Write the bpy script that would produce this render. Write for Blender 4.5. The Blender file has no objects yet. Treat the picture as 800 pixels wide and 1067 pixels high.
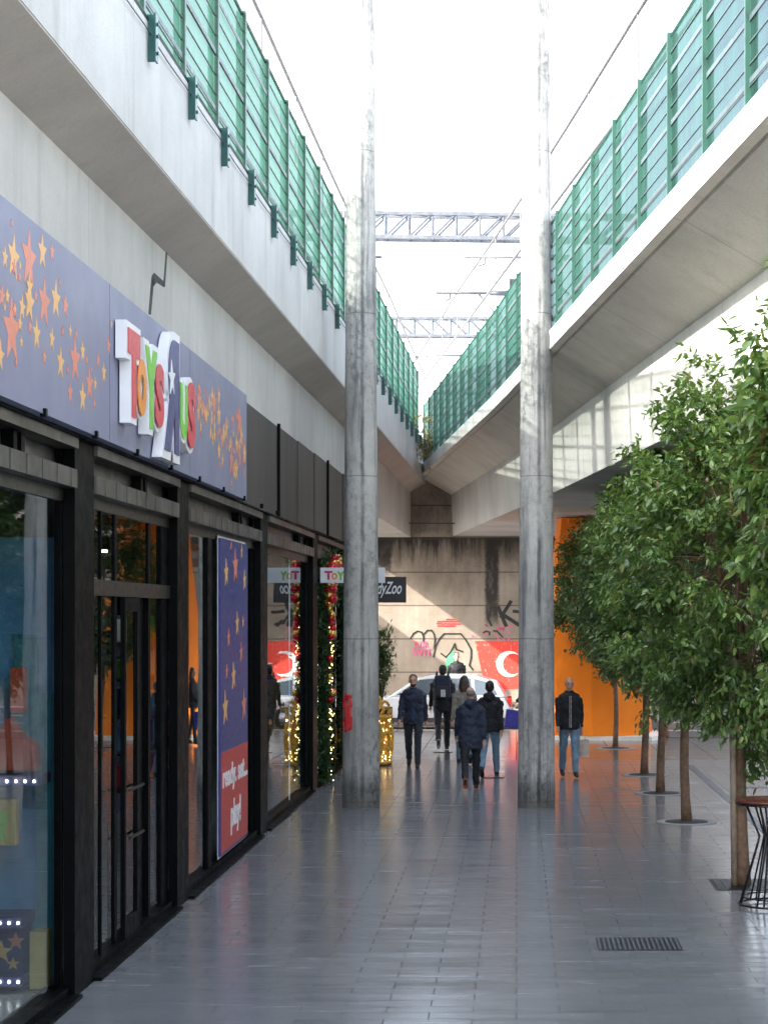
import bpy, bmesh, math, random
import numpy as np
from mathutils import Vector, Matrix, noise
R = math.radians
F, VX, VY, CH = 1950.0, 538.0, 641.0, 2.9
scene = bpy.context.scene
col = bpy.context.collection

def P(x, y, D): return Vector(((x-VX)*D/F, D, CH+(VY-y)*D/F))
def DX(px, X): return F*X/(px-VX)
def PX(px, y, X):
    D = DX(px, X); return Vector((X, D, CH+(VY-y)*D/F))

# ------------------------------------------------------------------ materials
class NT:
    def __init__(s, name):
        s.m = bpy.data.materials.new(name); s.m.use_nodes = True
        s.t = s.m.node_tree; s.n = s.t.nodes; s.n.clear()
        s.out = s.n.new('ShaderNodeOutputMaterial')
    def add(s, typ, ins=None, **kw):
        n = s.n.new('ShaderNode'+typ)
        for k, v in kw.items(): setattr(n, k, v)
        for k, v in (ins or {}).items():
            if isinstance(v, bpy.types.NodeSocket): s.t.links.new(v, n.inputs[k])
            else: n.inputs[k].default_value = v
        return n
    def link(s, a, b): s.t.links.new(a, b)
    def coord(s, scale=(1, 1, 1)):
        c = s.add('TexCoord')
        return s.add('Mapping', {'Vector': c.outputs['Object'], 'Scale': scale}).outputs[0]
    def geo(s): return s.add('NewGeometry')
    def noise(s, scale, vec=None, detail=6, rough=.6):
        n = s.add('TexNoise', {'Scale': scale, 'Detail': detail, 'Roughness': rough})
        if vec: s.link(vec, n.inputs['Vector'])
        return n.outputs['Fac']
    def ramp(s, fac, pts):
        r = s.add('ValToRGB', {'Fac': fac}); e = r.color_ramp.elements
        while len(e) < len(pts): e.new(.5)
        for i, (p, c) in enumerate(pts):
            e[i].position = p; e[i].color = c if len(c) == 4 else (*c, 1)
        return r.outputs[0]
    def rng(s, v, a, b, c=0., d=1.):
        return s.add('MapRange', {0: v, 1: a, 2: b, 3: c, 4: d}).outputs[0]
    def math(s, op, a, b=0., c=0.):
        return s.add('Math', {0: a, 1: b, 2: c}, operation=op).outputs[0]
    def mix(s, f, a, b, mode='MIX'):
        n = s.add('Mix', data_type='RGBA', blend_type=mode)
        for i, v in ((0, f), (6, a), (7, b)):
            if isinstance(v, bpy.types.NodeSocket): s.link(v, n.inputs[i])
            else: n.inputs[i].default_value = v if i == 0 or len(v) == 4 else (*v, 1)
        return n.outputs[2]
    def bump(s, h, st=.3, dist=.01):
        return s.add('Bump', {'Height': h, 'Strength': st, 'Distance': dist}).outputs[0]
    def bsdf(s, **kw):
        ins = {}
        for k, v in kw.items():
            k = k.replace('_', ' ')
            if isinstance(v, tuple) and len(v) == 3: v = (*v, 1)
            ins[k] = v
        b = s.add('BsdfPrincipled', ins)
        return b.outputs[0]
    def done(s, sh, vol=False):
        s.link(sh, s.out.inputs[0]); return s.m

def paint(name, c, rough=.5, metal=0., var=.15, bump=.0, scale=6, spec=.5):
    t = NT(name)
    n = t.noise(scale, t.coord(), 5)
    d = tuple(x*(1-var) for x in c); l = tuple(min(1, x*(1+var)) for x in c)
    cc = t.ramp(n, [(.3, d), (.7, l)])
    rr = t.rng(t.noise(scale*2.3, t.coord()), .3, .7, rough*.8, min(1, rough*1.2))
    kw = dict(Base_Color=cc, Roughness=rr, Metallic=metal, Specular_IOR_Level=spec)
    if bump: kw['Normal'] = t.bump(t.noise(scale*8, t.coord()), bump, .004)
    return t.done(t.bsdf(**kw))

def emis(name, c, st):
    t = NT(name)
    return t.done(t.bsdf(Base_Color=c, Emission_Color=c, Emission_Strength=st, Roughness=.5))

def concrete(name, c, dark=.6, streak=.5, grain=.3, zlines=None, ylines=None, rough=.85, warm=None, speck=0.):
    t = NT(name)
    big = t.noise(.55, t.coord(), 7, .65)
    st = t.noise(1., t.coord((2.6, 2.6, .22)), 8, .7)
    fine = t.noise(34, t.coord(), 4, .7)
    d = tuple(x*dark for x in c); l = tuple(min(1, x*1.12) for x in c)
    cc = t.ramp(big, [(.3, tuple(x*.82 for x in c)), (.68, l)])
    sm = t.rng(st, .52, .74, 0, streak)
    cc = t.mix(sm, cc, d)
    if warm:
        cc = t.mix(t.rng(t.noise(.9, t.coord((1, 1, .5)), 5), .5, .75, 0, .5), cc, warm)
    cc = t.mix(t.rng(fine, .35, .75, 0, grain), cc, tuple(x*.6 for x in c))
    if speck:
        v = t.noise(75, t.coord(), 2, .5)
        cc = t.mix(t.rng(v, .6, .72, 0, speck), cc, tuple(x*.35 for x in c))
    h = t.math('ADD', fine, t.math('MULTIPLY', big, 1.5))
    if zlines or ylines:
        pos = t.add('SeparateXYZ', {0: t.coord()})
        for ax, per, wd in (zlines or []) and [(2, *zlines)] or []:
            m = t.math('MODULO', t.math('ADD', pos.outputs[ax], 100.), per)
            line = t.math('LESS_THAN', m, wd)
            cc = t.mix(t.math('MULTIPLY', line, .6), cc, tuple(x*.3 for x in c))
            h = t.math('SUBTRACT', h, line)
        for ax, per, wd in (ylines or []) and [(1, *ylines)] or []:
            m = t.math('MODULO', t.math('ADD', pos.outputs[ax], 100.), per)
            line = t.math('LESS_THAN', m, wd)
            cc = t.mix(t.math('MULTIPLY', line, .45), cc, tuple(x*.3 for x in c))
            h = t.math('SUBTRACT', h, line)
    return t.done(t.bsdf(Base_Color=cc, Roughness=rough, Normal=t.bump(h, .35, .008), Specular_IOR_Level=.3))

M = {}
M['conc_wall'] = concrete('viaduct_concrete', (.54, .535, .50), .6, .55, .22, ylines=(3.4, .012))
M['conc_parapet'] = concrete('parapet_concrete', (.56, .56, .54), .55, .6, .22, ylines=(7.3, .015))
M['conc_soffit'] = concrete('soffit_concrete', (.70, .66, .585), .62, .6, .45, ylines=(5.2, .03), speck=.55)
M['conc_soffit_l'] = concrete('board_marked_soffit', (.48, .45, .41), .66, .4, .3)
M['conc_light'] = concrete('right_girder_concrete', (.56, .555, .53), .65, .45, .25, ylines=(2.1, .03))
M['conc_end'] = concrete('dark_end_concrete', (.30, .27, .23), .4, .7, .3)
M['asphalt'] = concrete('asphalt', (.07, .07, .072), .7, .2, .5)
M['kerb'] = concrete('kerb_stone', (.35, .34, .32), .7, .2, .3)

def column_mat():
    t = NT('weathered_column_concrete')
    raw = t.coord; rv_ = t.add('ObjectInfo').outputs['Random']; sh_ = t.math('MULTIPLY', rv_, 40.)
    t.coord = lambda sc=(1, 1, 1): t.add('VectorMath', {0: raw(sc), 1: t.add('CombineXYZ', {0: 0., 1: 0., 2: sh_}).outputs[0]}, operation='ADD').outputs[0]
    big = t.noise(1.1, t.coord((1, 1, .6)), 8, .7)
    st = t.noise(1., t.coord((7, 7, .45)), 8, .72)
    mott = t.noise(9, t.coord((1, 1, .8)), 8, .75)
    fine = t.noise(70, t.coord(), 3, .6)
    cc = t.ramp(big, [(.3, (.27, .27, .26)), (.5, (.43, .425, .40)), (.72, (.60, .59, .555))])
    cc = t.mix(t.math('MULTIPLY', t.rng(mott, .47, .60, 0, .8), t.rng(t.noise(.8, t.coord((1, 1, .5)), 4), .42, .62, .1, 1)), cc, (.10, .11, .115))
    cc = t.mix(t.rng(st, .50, .66, 0, .8), cc, (.09, .095, .105))
    cc = t.mix(t.rng(fine, .4, .7, 0, .25), cc, (.2, .2, .2))
    pos = t.add('SeparateXYZ', {0: raw()})
    z = t.math('ADD', pos.outputs[2], t.math('MULTIPLY', t.noise(3, t.coord()), .03))
    m = t.math('MODULO', t.math('ADD', z, 100.35), 2.45)
    line = t.math('LESS_THAN', m, .016)
    cc = t.mix(t.math('MULTIPLY', line, .5), cc, (.08, .08, .08))
    # long vertical formwork seam on the street side
    sx = t.math('ABSOLUTE', t.math('SUBTRACT', t.math('ADD', pos.outputs[0], t.math('MULTIPLY', t.noise(2.2, t.coord((1, 1, 1)), 8, .8), .07)), .075))
    front = t.math('LESS_THAN', pos.outputs[1], 0.)
    seam = t.math('MULTIPLY', t.math('MULTIPLY', t.rng(sx, .012, .04, 1, 0), front), t.rng(t.noise(1.3, t.coord(), 5), .35, .6, .15, .85))
    cc = t.mix(seam, cc, (.075, .085, .09))
    foot = t.rng(t.math('ADD', pos.outputs[2], t.math('MULTIPLY', t.noise(9, t.coord()), .25)), .1, .32, .8, 0)
    cc = t.mix(foot, cc, (.30, .285, .24))
    h = t.math('ADD', mott, t.math('MULTIPLY', line, -1.))
    return t.done(t.bsdf(Base_Color=cc, Roughness=.8, Normal=t.bump(h, .6, .012), Specular_IOR_Level=.3))
M['column'] = column_mat()

def backwall_mat():
    t = NT('stained_board_marked_concrete')
    g = t.add('SeparateXYZ', {0: t.coord()})
    x, z = g.outputs[0], g.outputs[2]
    big = t.noise(.7, t.coord(), 7, .65)
    bd = t.noise(1., t.coord((9, 1, .12)), 5, .7)
    cc = t.ramp(big, [(.3, (.19, .155, .12)), (.7, (.36, .31, .255))])
    cc = t.mix(t.rng(bd, .45, .7, 0, .45), cc, (.25, .19, .14))
    # damp soot hanging from the bearing shelf
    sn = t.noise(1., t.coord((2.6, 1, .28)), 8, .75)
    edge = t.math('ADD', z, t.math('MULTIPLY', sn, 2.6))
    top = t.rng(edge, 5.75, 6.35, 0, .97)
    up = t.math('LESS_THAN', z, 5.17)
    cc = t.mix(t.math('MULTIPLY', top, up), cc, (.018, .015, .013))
    gr = t.noise(.8, t.coord((1.4, 1, .7)), 10, .8)
    hi = t.rng(z, 2.6, 4.6, 0, 1)
    cc = t.mix(t.math('MULTIPLY', t.rng(gr, .46, .62, 0, .6), hi), cc, (.07, .055, .045))
    # two dark downpipe streaks
    for x0, w, z0 in ((1.29, .2, 2.5), (-1.85, .22, 3.9), (3.1, .2, 3.3)):
        dx = t.math('ABSOLUTE', t.math('SUBTRACT', t.math('ADD', x, t.math('MULTIPLY', t.noise(2.4, t.coord(), 7, .8), .22)), x0+.11))
        m = t.math('MULTIPLY', t.rng(dx, w*.75, w*1.15, .96, 0), t.rng(z, z0, z0+.35, 0, 1))
        m = t.math('MULTIPLY', m, t.rng(t.noise(6, t.coord((1, 1, .5)), 5), .3, .5, .6, 1))
        cc = t.mix(t.math('MULTIPLY', m, up), cc, (.025, .022, .02))
    ln = t.math('LESS_THAN', t.math('MODULO', t.math('ADD', z, 20.12), .97), .035)
    cc = t.mix(t.math('MULTIPLY', ln, .75), cc, (.06, .045, .035))
    return t.done(t.bsdf(Base_Color=cc, Roughness=.9, Normal=t.bump(t.math('ADD', bd, t.math('MULTIPLY', ln, -1.)), .5, .015)))
M['backwall'] = backwall_mat()

def paving_mat(name, w, h, off, ca, cb, mort, rlo, rhi):
    t = NT(name)
    v = t.coord()
    br = t.add('TexBrick', {'Vector': v, 'Scale': 1., 'Mortar Size': mort, 'Mortar Smooth': .1, 'Bias': 0., 'Brick Width': w,
                            'Row Height': h, 'Color1': (0, 0, 0, 1), 'Color2': (1, 1, 1, 1), 'Mortar': (.5, .5, .5, 1)}, offset=off)
    tile = br.outputs['Color']; mo = br.outputs['Fac']
    n1 = t.noise(.45, t.coord((.5, 1.6, 1)), 7, .65)
    n2 = t.noise(130, v, 3, .6)
    n3 = t.noise(2.2, t.coord((.35, 2.4, 1)), 8, .7)
    cc = t.mix(tile, ca, cb)
    cc = t.mix(t.rng(n1, .3, .7, 0, .45), cc, tuple(x*.72 for x in ca))
    cc = t.mix(t.rng(n2, .40, .62, 0, .65), cc, tuple(x*.40 for x in ca))
    n4 = t.noise(260, v, 2, .5)
    cc = t.mix(t.rng(n4, .6, .75, 0, .35), cc, tuple(min(1, x*1.9) for x in cb))
    sc = t.noise(3.1, t.coord((1.3, .9, 1)), 12, .82)
    cc = t.mix(t.rng(sc, .60, .70, 0, .45), cc, tuple(min(1, x*1.6) for x in cb))
    sp = t.noise(.9, t.coord((1, .8, 1)), 10, .75)
    cc = t.mix(t.rng(sp, .58, .72, 0, .5), cc, tuple(x*.5 for x in ca))
    cc = t.mix(mo, cc, (.025, .026, .03))
    ro = t.rng(n3, .3, .72, rlo, rhi)
    ro = t.math('ADD', ro, t.rng(tile, 0, 1, -.02, .025))
    ro = t.math('ADD', ro, t.math('MULTIPLY', t.rng(n2, .3, .7, -.03, .05), 1.))
    ro = t.math('MAXIMUM', t.math('MULTIPLY', mo, .8), ro)
    hh = t.math('ADD', t.math('MULTIPLY', mo, -1.), t.math('MULTIPLY', n2, .12))
    hh = t.math('ADD', hh, t.math('MULTIPLY', tile, .08))
    return t.done(t.bsdf(Base_Color=cc, Roughness=ro, Normal=t.bump(hh, .35, .003), Specular_IOR_Level=.85))
M['paving'] = paving_mat('polished_granite_paving', .634, .22, .5, (.215, .228, .248), (.245, .258, .278), .0048, .08, .29)
M['plaza'] = paving_mat('pale_plaza_slabs', 1.0, .75, .0, (.15, .142, .135), (.19, .18, .17), .010, .07, .22)

def glass_mat(name, tint=(.80, .86, .88), ior=2.15, rough=.012):
    t = NT(name)
    tr = t.add('BsdfTransparent', {'Color': (*tint, 1)})
    gl = t.add('BsdfGlossy', {'Color': (.93, .97, 1, 1), 'Roughness': rough})
    fr = t.add('Fresnel', {'IOR': ior})
    nn = t.bump(t.noise(.55, t.coord(), 2), .06, .05)
    t.link(nn, gl.inputs['Normal'])
    bf = t.geo().outputs['Backfacing']
    f = t.math('MULTIPLY', fr.outputs[0], t.math('SUBTRACT', 1., bf))
    mx = t.add('MixShader', {0: f, 1: tr.outputs[0], 2: gl.outputs[0]})
    return t.done(mx.outputs[0])
M['glass'] = glass_mat('shop_glass')
M['car_glass'] = paint('car_glass', (.05, .07, .09), .06, 0, .1, spec=.9)

def fence_mat(name, green, clear, lo, hi):
    t = NT(name)
    lw = t.add('LayerWeight', {'Blend': .5})
    st = t.noise(1., t.coord((1.2, 4., .25)), 7, .7)
    op = t.rng(lw.outputs['Facing'], .70, .97, lo, hi)
    op = t.math('ADD', op, t.rng(st, .35, .75, -.12, .12))
    tr = t.add('BsdfTransparent', {'Color': (*clear, 1)})
    cc = t.ramp(st, [(.3, green), (.75, tuple(x*1.5 for x in green))])
    df = t.bsdf(Base_Color=cc, Roughness=.55)
    tl = t.add('BsdfTranslucent', {'Color': cc})
    d2 = t.add('MixShader', {0: .35, 1: df, 2: tl.outputs[0]})
    mx = t.add('MixShader', {0: op, 1: tr.outputs[0], 2: d2.outputs[0]})
    return t.done(mx.outputs[0])
M['screen_l'] = fence_mat('green_mesh_screen', (.030, .105, .078), (.25, .275, .262), .28, .92)
M['screen_r'] = fence_mat('acoustic_mesh_screen', (.030, .105, .080), (.155, .170, .190), .14, .90)
M['green_steel'] = paint('green_painted_steel', (.007, .052, .036), .45, .0, .2)
M['green_dark'] = paint('dark_green_bracket_steel', (.015, .09, .08), .4, .1, .3)
M['band'] = paint('pale_perforated_band', (.055, .08, .085), .5, .2)
M['wire'] = paint('dark_steel_wire', (.06, .09, .09), .5, .4)
M['galv'] = paint('galvanised_steel', (.085, .095, .115), .5, .2, .3)
M['cable'] = paint('grey_cable', (.10, .10, .11), .5, .5)
M['steel_black'] = paint('blackened_steel_frame', (.0022, .0028, .0035), .45, .0, .4, .05, 3, .06)
M['steel_grey'] = paint('bare_brushed_steel_beam', (.115, .112, .108), .36, .7, .45, .1, 2.2)
M['steel_brown'] = paint('brown_grey_transom', (.03, .029, .028), .35, .3, .3)
def panel_mat():
    t = NT('dark_corrugated_cladding')
    w = t.add('TexWave', {'Vector': t.coord((0, 1, 0)), 'Scale': 9., 'Distortion': 0.}, wave_type='BANDS', bands_direction='Y')
    cc = t.ramp(t.noise(1.2, t.coord((1, 3, .4))), [(.3, (.05, .045, .042)), (.7, (.085, .076, .07))])
    return t.done(t.bsdf(Base_Color=cc, Roughness=.55, Metallic=.3, Normal=t.bump(w.outputs['Fac'], .7, .012)))
M['cladding'] = panel_mat()
M['sign_blue'] = paint('periwinkle_sign_film', (.19, .205, .31), .45, 0, .06, 0, .6)
M['star_red'] = paint('coral_print', (.66, .22, .14), .45, 0, .05)
M['star_gold'] = paint('apricot_print', (.74, .42, .14), .45, 0, .05)
M['white'] = paint('white_acrylic', (.80, .82, .85), .35, 0, .03)
M['l_red'] = paint('red_letter_film', (.62, .04, .06), .35, 0, .05)
M['l_orange'] = paint('orange_letter_film', (.80, .27, .02), .35, 0, .05)
M['l_green'] = paint('green_letter_film', (.17, .55, .04), .35, 0, .05)
M['l_blue'] = paint('navy_letter_film', (.035, .04, .19), .35, 0, .05)
M['poster_blue'] = paint('poster_blue_print', (.035, .045, .20), .4, 0, .06)
M['poster_red'] = paint('poster_red_print', (.50, .045, .04), .4, 0, .06)
M['pink'] = paint('magenta_print', (.55, .03, .12), .5, 0, .05)
M['black_board'] = paint('black_sign_board', (.015, .016, .02), .4, 0, .1)
M['room'] = paint('dark_shop_interior', (.05, .055, .06), .8, 0, .2)
M['room_floor'] = paint('shop_vinyl_floor', (.30, .29, .27), .3, 0, .1)
M['disp_blue'] = paint('display_blue', (.10, .30, .50), .6, 0, .35, 0, 1.4)
M['disp_teal'] = paint('teal_curtain', (.03, .25, .30), .6, 0, .2)
M['disp_red'] = paint('display_red', (.60, .07, .03), .5, 0, .15)
M['disp_navy'] = paint('display_navy', (.03, .035, .12), .6, 0, .2)
M['disp_yellow'] = paint('display_yellow', (.60, .45, .12), .6, 0, .2)
M['bulb'] = emis('lit_bulb', (1, .95, .85), 4)
M['led'] = emis('led_strip', (.75, 1, .8), 5)
M['fairy'] = emis('fairy_light', (1, .72, .3), 1.2)
def gold_mat():
    t = NT('gold_tinsel')
    v = t.noise(60, t.coord(), 3, .8)
    cc = t.ramp(v, [(.38, (.25, .12, .01)), (.5, (.90, .50, .04)), (.64, (1, .80, .25))])
    return t.done(t.bsdf(Base_Color=cc, Roughness=.35, Metallic=.35, Normal=t.bump(v, 1., .03)))
M['gold'] = gold_mat()
M['bauble_red'] = paint('red_bauble', (.60, .015, .03), .14, .35, .05)
M['bauble_gold'] = paint('gold_bauble', (.80, .50, .12), .2, .8, .05)
M['orange'] = concrete('orange_painted_concrete', (.92, .23, .010), .8, .12, .06, rough=.5)
M['bark'] = paint('brown_bark', (.17, .105, .065), .85, 0, .45, .8, 14)
M['stake'] = paint('weathered_wood_stake', (.34, .27, .20), .8, 0, .3, .3, 9)
M['soil'] = paint('dark_soil', (.04, .035, .03), .95, 0, .3, .8, 20)
M['ring'] = concrete('tree_pit_rim', (.30, .30, .30), .8, .2, .3)
M['grate'] = paint('cast_iron', (.022, .023, .025), .45, .6, .3, .2, 20)
M['table_red'] = paint('red_brown_table_top', (.10, .028, .018), .3, 0, .15)
M['black_steel'] = paint('black_powder_coat', (.012, .012, .014), .35, .3)
M['g_red'] = paint('red_spray', (.60, .02, .025), .6, 0, .2)
M['g_pink'] = paint('pink_spray', (.62, .10, .22), .7, 0, .2)
M['g_black'] = paint('black_spray', (.02, .02, .02), .7, 0, .2)
M['g_green'] = paint('green_spray', (.10, .38, .20), .7, 0, .2)
def flag_mat():
    t = NT('worn_red_mural_paint')
    n = t.noise(7, t.coord((1.6, 1, .8)), 8, .8)
    cc = t.ramp(n, [(.36, (.60, .40, .32)), (.43, (.62, .045, .03)), (.7, (.70, .06, .04))])
    return t.done(t.bsdf(Base_Color=cc, Roughness=.8))
M['flag'] = flag_mat()
M['g_white'] = paint('white_mural_paint', (.78, .75, .70), .8, 0, .08)
M['car_white'] = paint('white_car_paint', (.36, .39, .43), .18, 0, .03, spec=.6)
M['rubber'] = paint('tyre_rubber', (.02, .02, .02), .8)
M['chrome'] = paint('alloy', (.5, .5, .52), .3, .8)
M['lens'] = paint('lamp_lens', (.7, .7, .72), .1)
M['tail'] = paint('red_lamp_lens', (.4, .01, .01), .15)
M['skin'] = paint('skin', (.56, .33, .24), .5, 0, .08)
M['hair_dark'] = paint('dark_brown_hair', (.022, .015, .012), .5, 0, .3, .8, 30)
M['hair_brown'] = paint('brown_hair', (.05, .028, .018), .5, 0, .3, .8, 30)
M['hair_grey'] = paint('grey_stubble', (.20, .17, .15), .7, 0, .3)
for nm, c in dict(navy=(.018, .025, .05), blue=(.018, .045, .11), black=(.009, .010, .014), khaki=(.22, .205, .18), jeans=(.15, .24, .33),
                  jeans_dark=(.018, .022, .035), denim=(.11, .18, .26), shoe=(.02, .018, .018), orange_c=(.6, .12, .04), paper=(.5, .42, .34),
                  bag_blue=(.07, .06, .38), strap=(.03, .03, .035), eye=(.02, .02, .02), zip=(.6, .6, .6), beige=(.35, .28, .2), grey=(.2, .2, .22)).items():
    M['c_'+nm] = paint('cloth_'+nm, c, .75, 0, .25, .35, 12)

def leaf_mat(name, a, b, c, dry=(.2, .09, .05), tr=.34):
    t = NT(name)
    ri = t.geo().outputs['Random Per Island']
    cc = t.ramp(ri, [(0, a), (.45, b), (.93, c), (.985, dry)])
    cc = t.mix(t.rng(t.noise(.9, t.coord(), 3), .35, .65, 0, .5), cc, tuple(x*.75 for x in a))
    bs = t.bsdf(Base_Color=cc, Roughness=.33, Specular_IOR_Level=.6)
    tl = t.add('BsdfTranslucent', {'Color': t.mix(.5, cc, (.16, .26, .03))})
    mx = t.add('MixShader', {0: tr, 1: bs, 2: tl.outputs[0]})
    return t.done(mx.outputs[0])
M['leaf'] = leaf_mat('evergreen_leaf', (.055, .120, .034), (.12, .225, .055), (.28, .40, .10))
M['leaf_far'] = leaf_mat('blue_green_leaf', (.050, .105, .042), (.10, .18, .058), (.21, .30, .10))
M['leaf_dark'] = leaf_mat('garland_needles', (.012, .05, .018), (.025, .09, .03), (.05, .13, .03), (.06, .1, .03), .1)
M['leaf_dry'] = leaf_mat('yellowing_leaf', (.30, .26, .06), (.38, .30, .09), (.45, .30, .12), (.4, .2, .1), .3)

# ------------------------------------------------------------------ mesh building
class MB:
    def __init__(s): s.v = []; s.f = []; s.mi = []; s.cur = 0; s.sm = []; s.smooth = False
    def face(s, idx): s.f.append(idx); s.mi.append(s.cur); s.sm.append(s.smooth)
    def addv(s, pts):
        b = len(s.v); s.v += [tuple(p) for p in pts]; return b
    def box(s, x0, x1, y0, y1, z0, z1):
        x0, x1 = sorted((x0, x1)); y0, y1 = sorted((y0, y1)); z0, z1 = sorted((z0, z1))
        b = s.addv([(x0, y0, z0), (x1, y0, z0), (x1, y1, z0), (x0, y1, z0), (x0, y0, z1), (x1, y0, z1), (x1, y1, z1), (x0, y1, z1)])
        for q in ((0, 3, 2, 1), (4, 5, 6, 7), (0, 1, 5, 4), (1, 2, 6, 5), (2, 3, 7, 6), (3, 0, 4, 7)): s.face([b+i for i in q])
        return s
    def rbox(s, x0, x1, y0, y1, z0, z1, r=.01):
        """box with chamfered edges"""
        bm = bmesh.new(); bmesh.ops.create_cube(bm, size=1)
        for v in bm.verts:
            v.co = Vector(((x0+x1)/2+v.co.x*(x1-x0), (y0+y1)/2+v.co.y*(y1-y0), (z0+z1)/2+v.co.z*(z1-z0)))
        bmesh.ops.bevel(bm, geom=list(bm.edges), offset=r, segments=2, affect='EDGES', profile=.6)
        return s.bm(bm)
    def bm(s, bm, mat=None):
        bm.verts.ensure_lookup_table(); b = len(s.v)
        for v in bm.verts: v.index
        s.v += [tuple((mat @ v.co) if mat else v.co) for v in bm.verts]
        for f in bm.faces: s.face([b+v.index for v in f.verts])
        bm.free(); return s
    def tube(s, pts, r, seg=8, cap=True, up=None):
        pts = [Vector(p) for p in pts]; n = len(pts)
        rs = r if isinstance(r, (list, tuple)) else [r]*n
        rings = []; prev = None
        for i, p in enumerate(pts):
            d = (pts[min(i+1, n-1)]-pts[max(i-1, 0)]).normalized()
            a = prev if prev is not None else (Vector((1, 0, 0)) if abs(d.x) < .8 else Vector((0, 1, 0)))
            a = (a-d*a.dot(d)).normalized(); prev = a; c = d.cross(a)
            rr = rs[i]; ra, rb = rr if isinstance(rr, tuple) else (rr, rr)
            rings.append(s.addv([p+a*math.cos(t)*ra+c*math.sin(t)*rb for t in [2*math.pi*k/seg for k in range(seg)]]))
        for i in range(n-1):
            for k in range(seg):
                k2 = (k+1) % seg
                s.face([rings[i]+k, rings[i]+k2, rings[i+1]+k2, rings[i+1]+k])
        if cap:
            s.face([rings[0]+k for k in range(seg)][::-1]); s.face([rings[-1]+k for k in range(seg)])
        return s
    def lathe(s, prof, c=(0, 0, 0), seg=24, jit=0):
        rings = []
        for r, z in prof:
            rings.append(s.addv([(c[0]+r*math.cos(2*math.pi*k/seg), c[1]+r*math.sin(2*math.pi*k/seg), c[2]+z) for k in range(seg)]))
        for i in range(len(prof)-1):
            for k in range(seg):
                k2 = (k+1) % seg
                s.face([rings[i]+k, rings[i]+k2, rings[i+1]+k2, rings[i+1]+k])
        s.face([rings[0]+k for k in range(seg)][::-1]); s.face([rings[-1]+k for k in range(seg)])
        return s
    def ell(s, c, r, seg=16, ring=10, rot=None):
        b0 = len(s.v); R_ = []
        for i in range(1, ring):
            th = math.pi*i/ring
            R_.append(s.addv([(0, 0, 0)]*seg))
            for k in range(seg):
                ph = 2*math.pi*k/seg
                p = Vector((r[0]*math.sin(th)*math.cos(ph), r[1]*math.sin(th)*math.sin(ph), r[2]*math.cos(th)))
                if rot: p = rot @ p
                s.v[R_[-1]+k] = tuple(p+Vector(c))
        pt = Vector((0, 0, r[2])); pb = -pt
        if rot: pt = rot @ pt; pb = rot @ pb
        t = s.addv([pt+Vector(c)]); bb = s.addv([pb+Vector(c)])
        for k in range(seg):
            k2 = (k+1) % seg
            s.face([t, R_[0]+k, R_[0]+k2]); s.face([bb, R_[-1]+k2, R_[-1]+k])
            for i in range(len(R_)-1): s.face([R_[i]+k, R_[i+1]+k, R_[i+1]+k2, R_[i]+k2])
        return s
    def prism(s, poly, fn0, fn1):
        """poly 2D, fn maps (a,b)->3D for both ends"""
        n = len(poly)
        a = s.addv([fn0(*p) for p in poly]); b = s.addv([fn1(*p) for p in poly])
        s.face([a+i for i in range(n)][::-1]); s.face([b+i for i in range(n)])
        for i in range(n):
            j = (i+1) % n; s.face([a+i, a+j, b+j, b+i])
        return s
    def build(s, name, mat, parent=None, loc=None, fixn=True, bevel=0):
        me = bpy.data.meshes.new(name)
        L = Vector(loc) if loc is not None else (Vector(parent['_o']) if parent is not None else Vector((0, 0, 0)))
        base = L
        me.from_pydata([(v[0]-base.x, v[1]-base.y, v[2]-base.z) for v in s.v], [], s.f)
        mats = mat if isinstance(mat, (list, tuple)) else [mat]
        for m in mats: me.materials.append(m)
        me.polygons.foreach_set('material_index', s.mi)
        me.polygons.foreach_set('use_smooth', s.sm)
        if fixn:
            bm = bmesh.new(); bm.from_mesh(me)
            bmesh.ops.recalc_face_normals(bm, faces=bm.faces); bm.to_mesh(me); bm.free()
        me.update()
        o = bpy.data.objects.new(name, me); col.objects.link(o)
        if parent is not None: o.parent = parent
        else: o.location = base
        o['_o'] = tuple(base)
        if bevel:
            md = o.modifiers.new('b', 'BEVEL'); md.width = bevel; md.segments = 2; md.limit_method = 'ANGLE'
        return o
def smb(): m = MB(); m.smooth = True; return m

def thing(name, label, cat, loc=(0, 0, 0), group=None):
    o = bpy.data.objects.new(name, None); col.objects.link(o); o.location = loc
    o.empty_display_size = .2; o['label'] = label; o['category'] = cat; o['_o'] = tuple(loc)
    if group: o['group'] = group
    return o
def tag(o, label=None, cat=None, group=None, kind=None):
    if label: o['label'] = label
    if cat: o['category'] = cat
    if group: o['group'] = group
    if kind: o['kind'] = kind
    return o
def copy_tree(o, parent=None):
    c = o.copy(); col.objects.link(c)
    if parent is not None: c.parent = parent
    for ch in list(o.children): copy_tree(ch, c)
    return c

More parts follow.
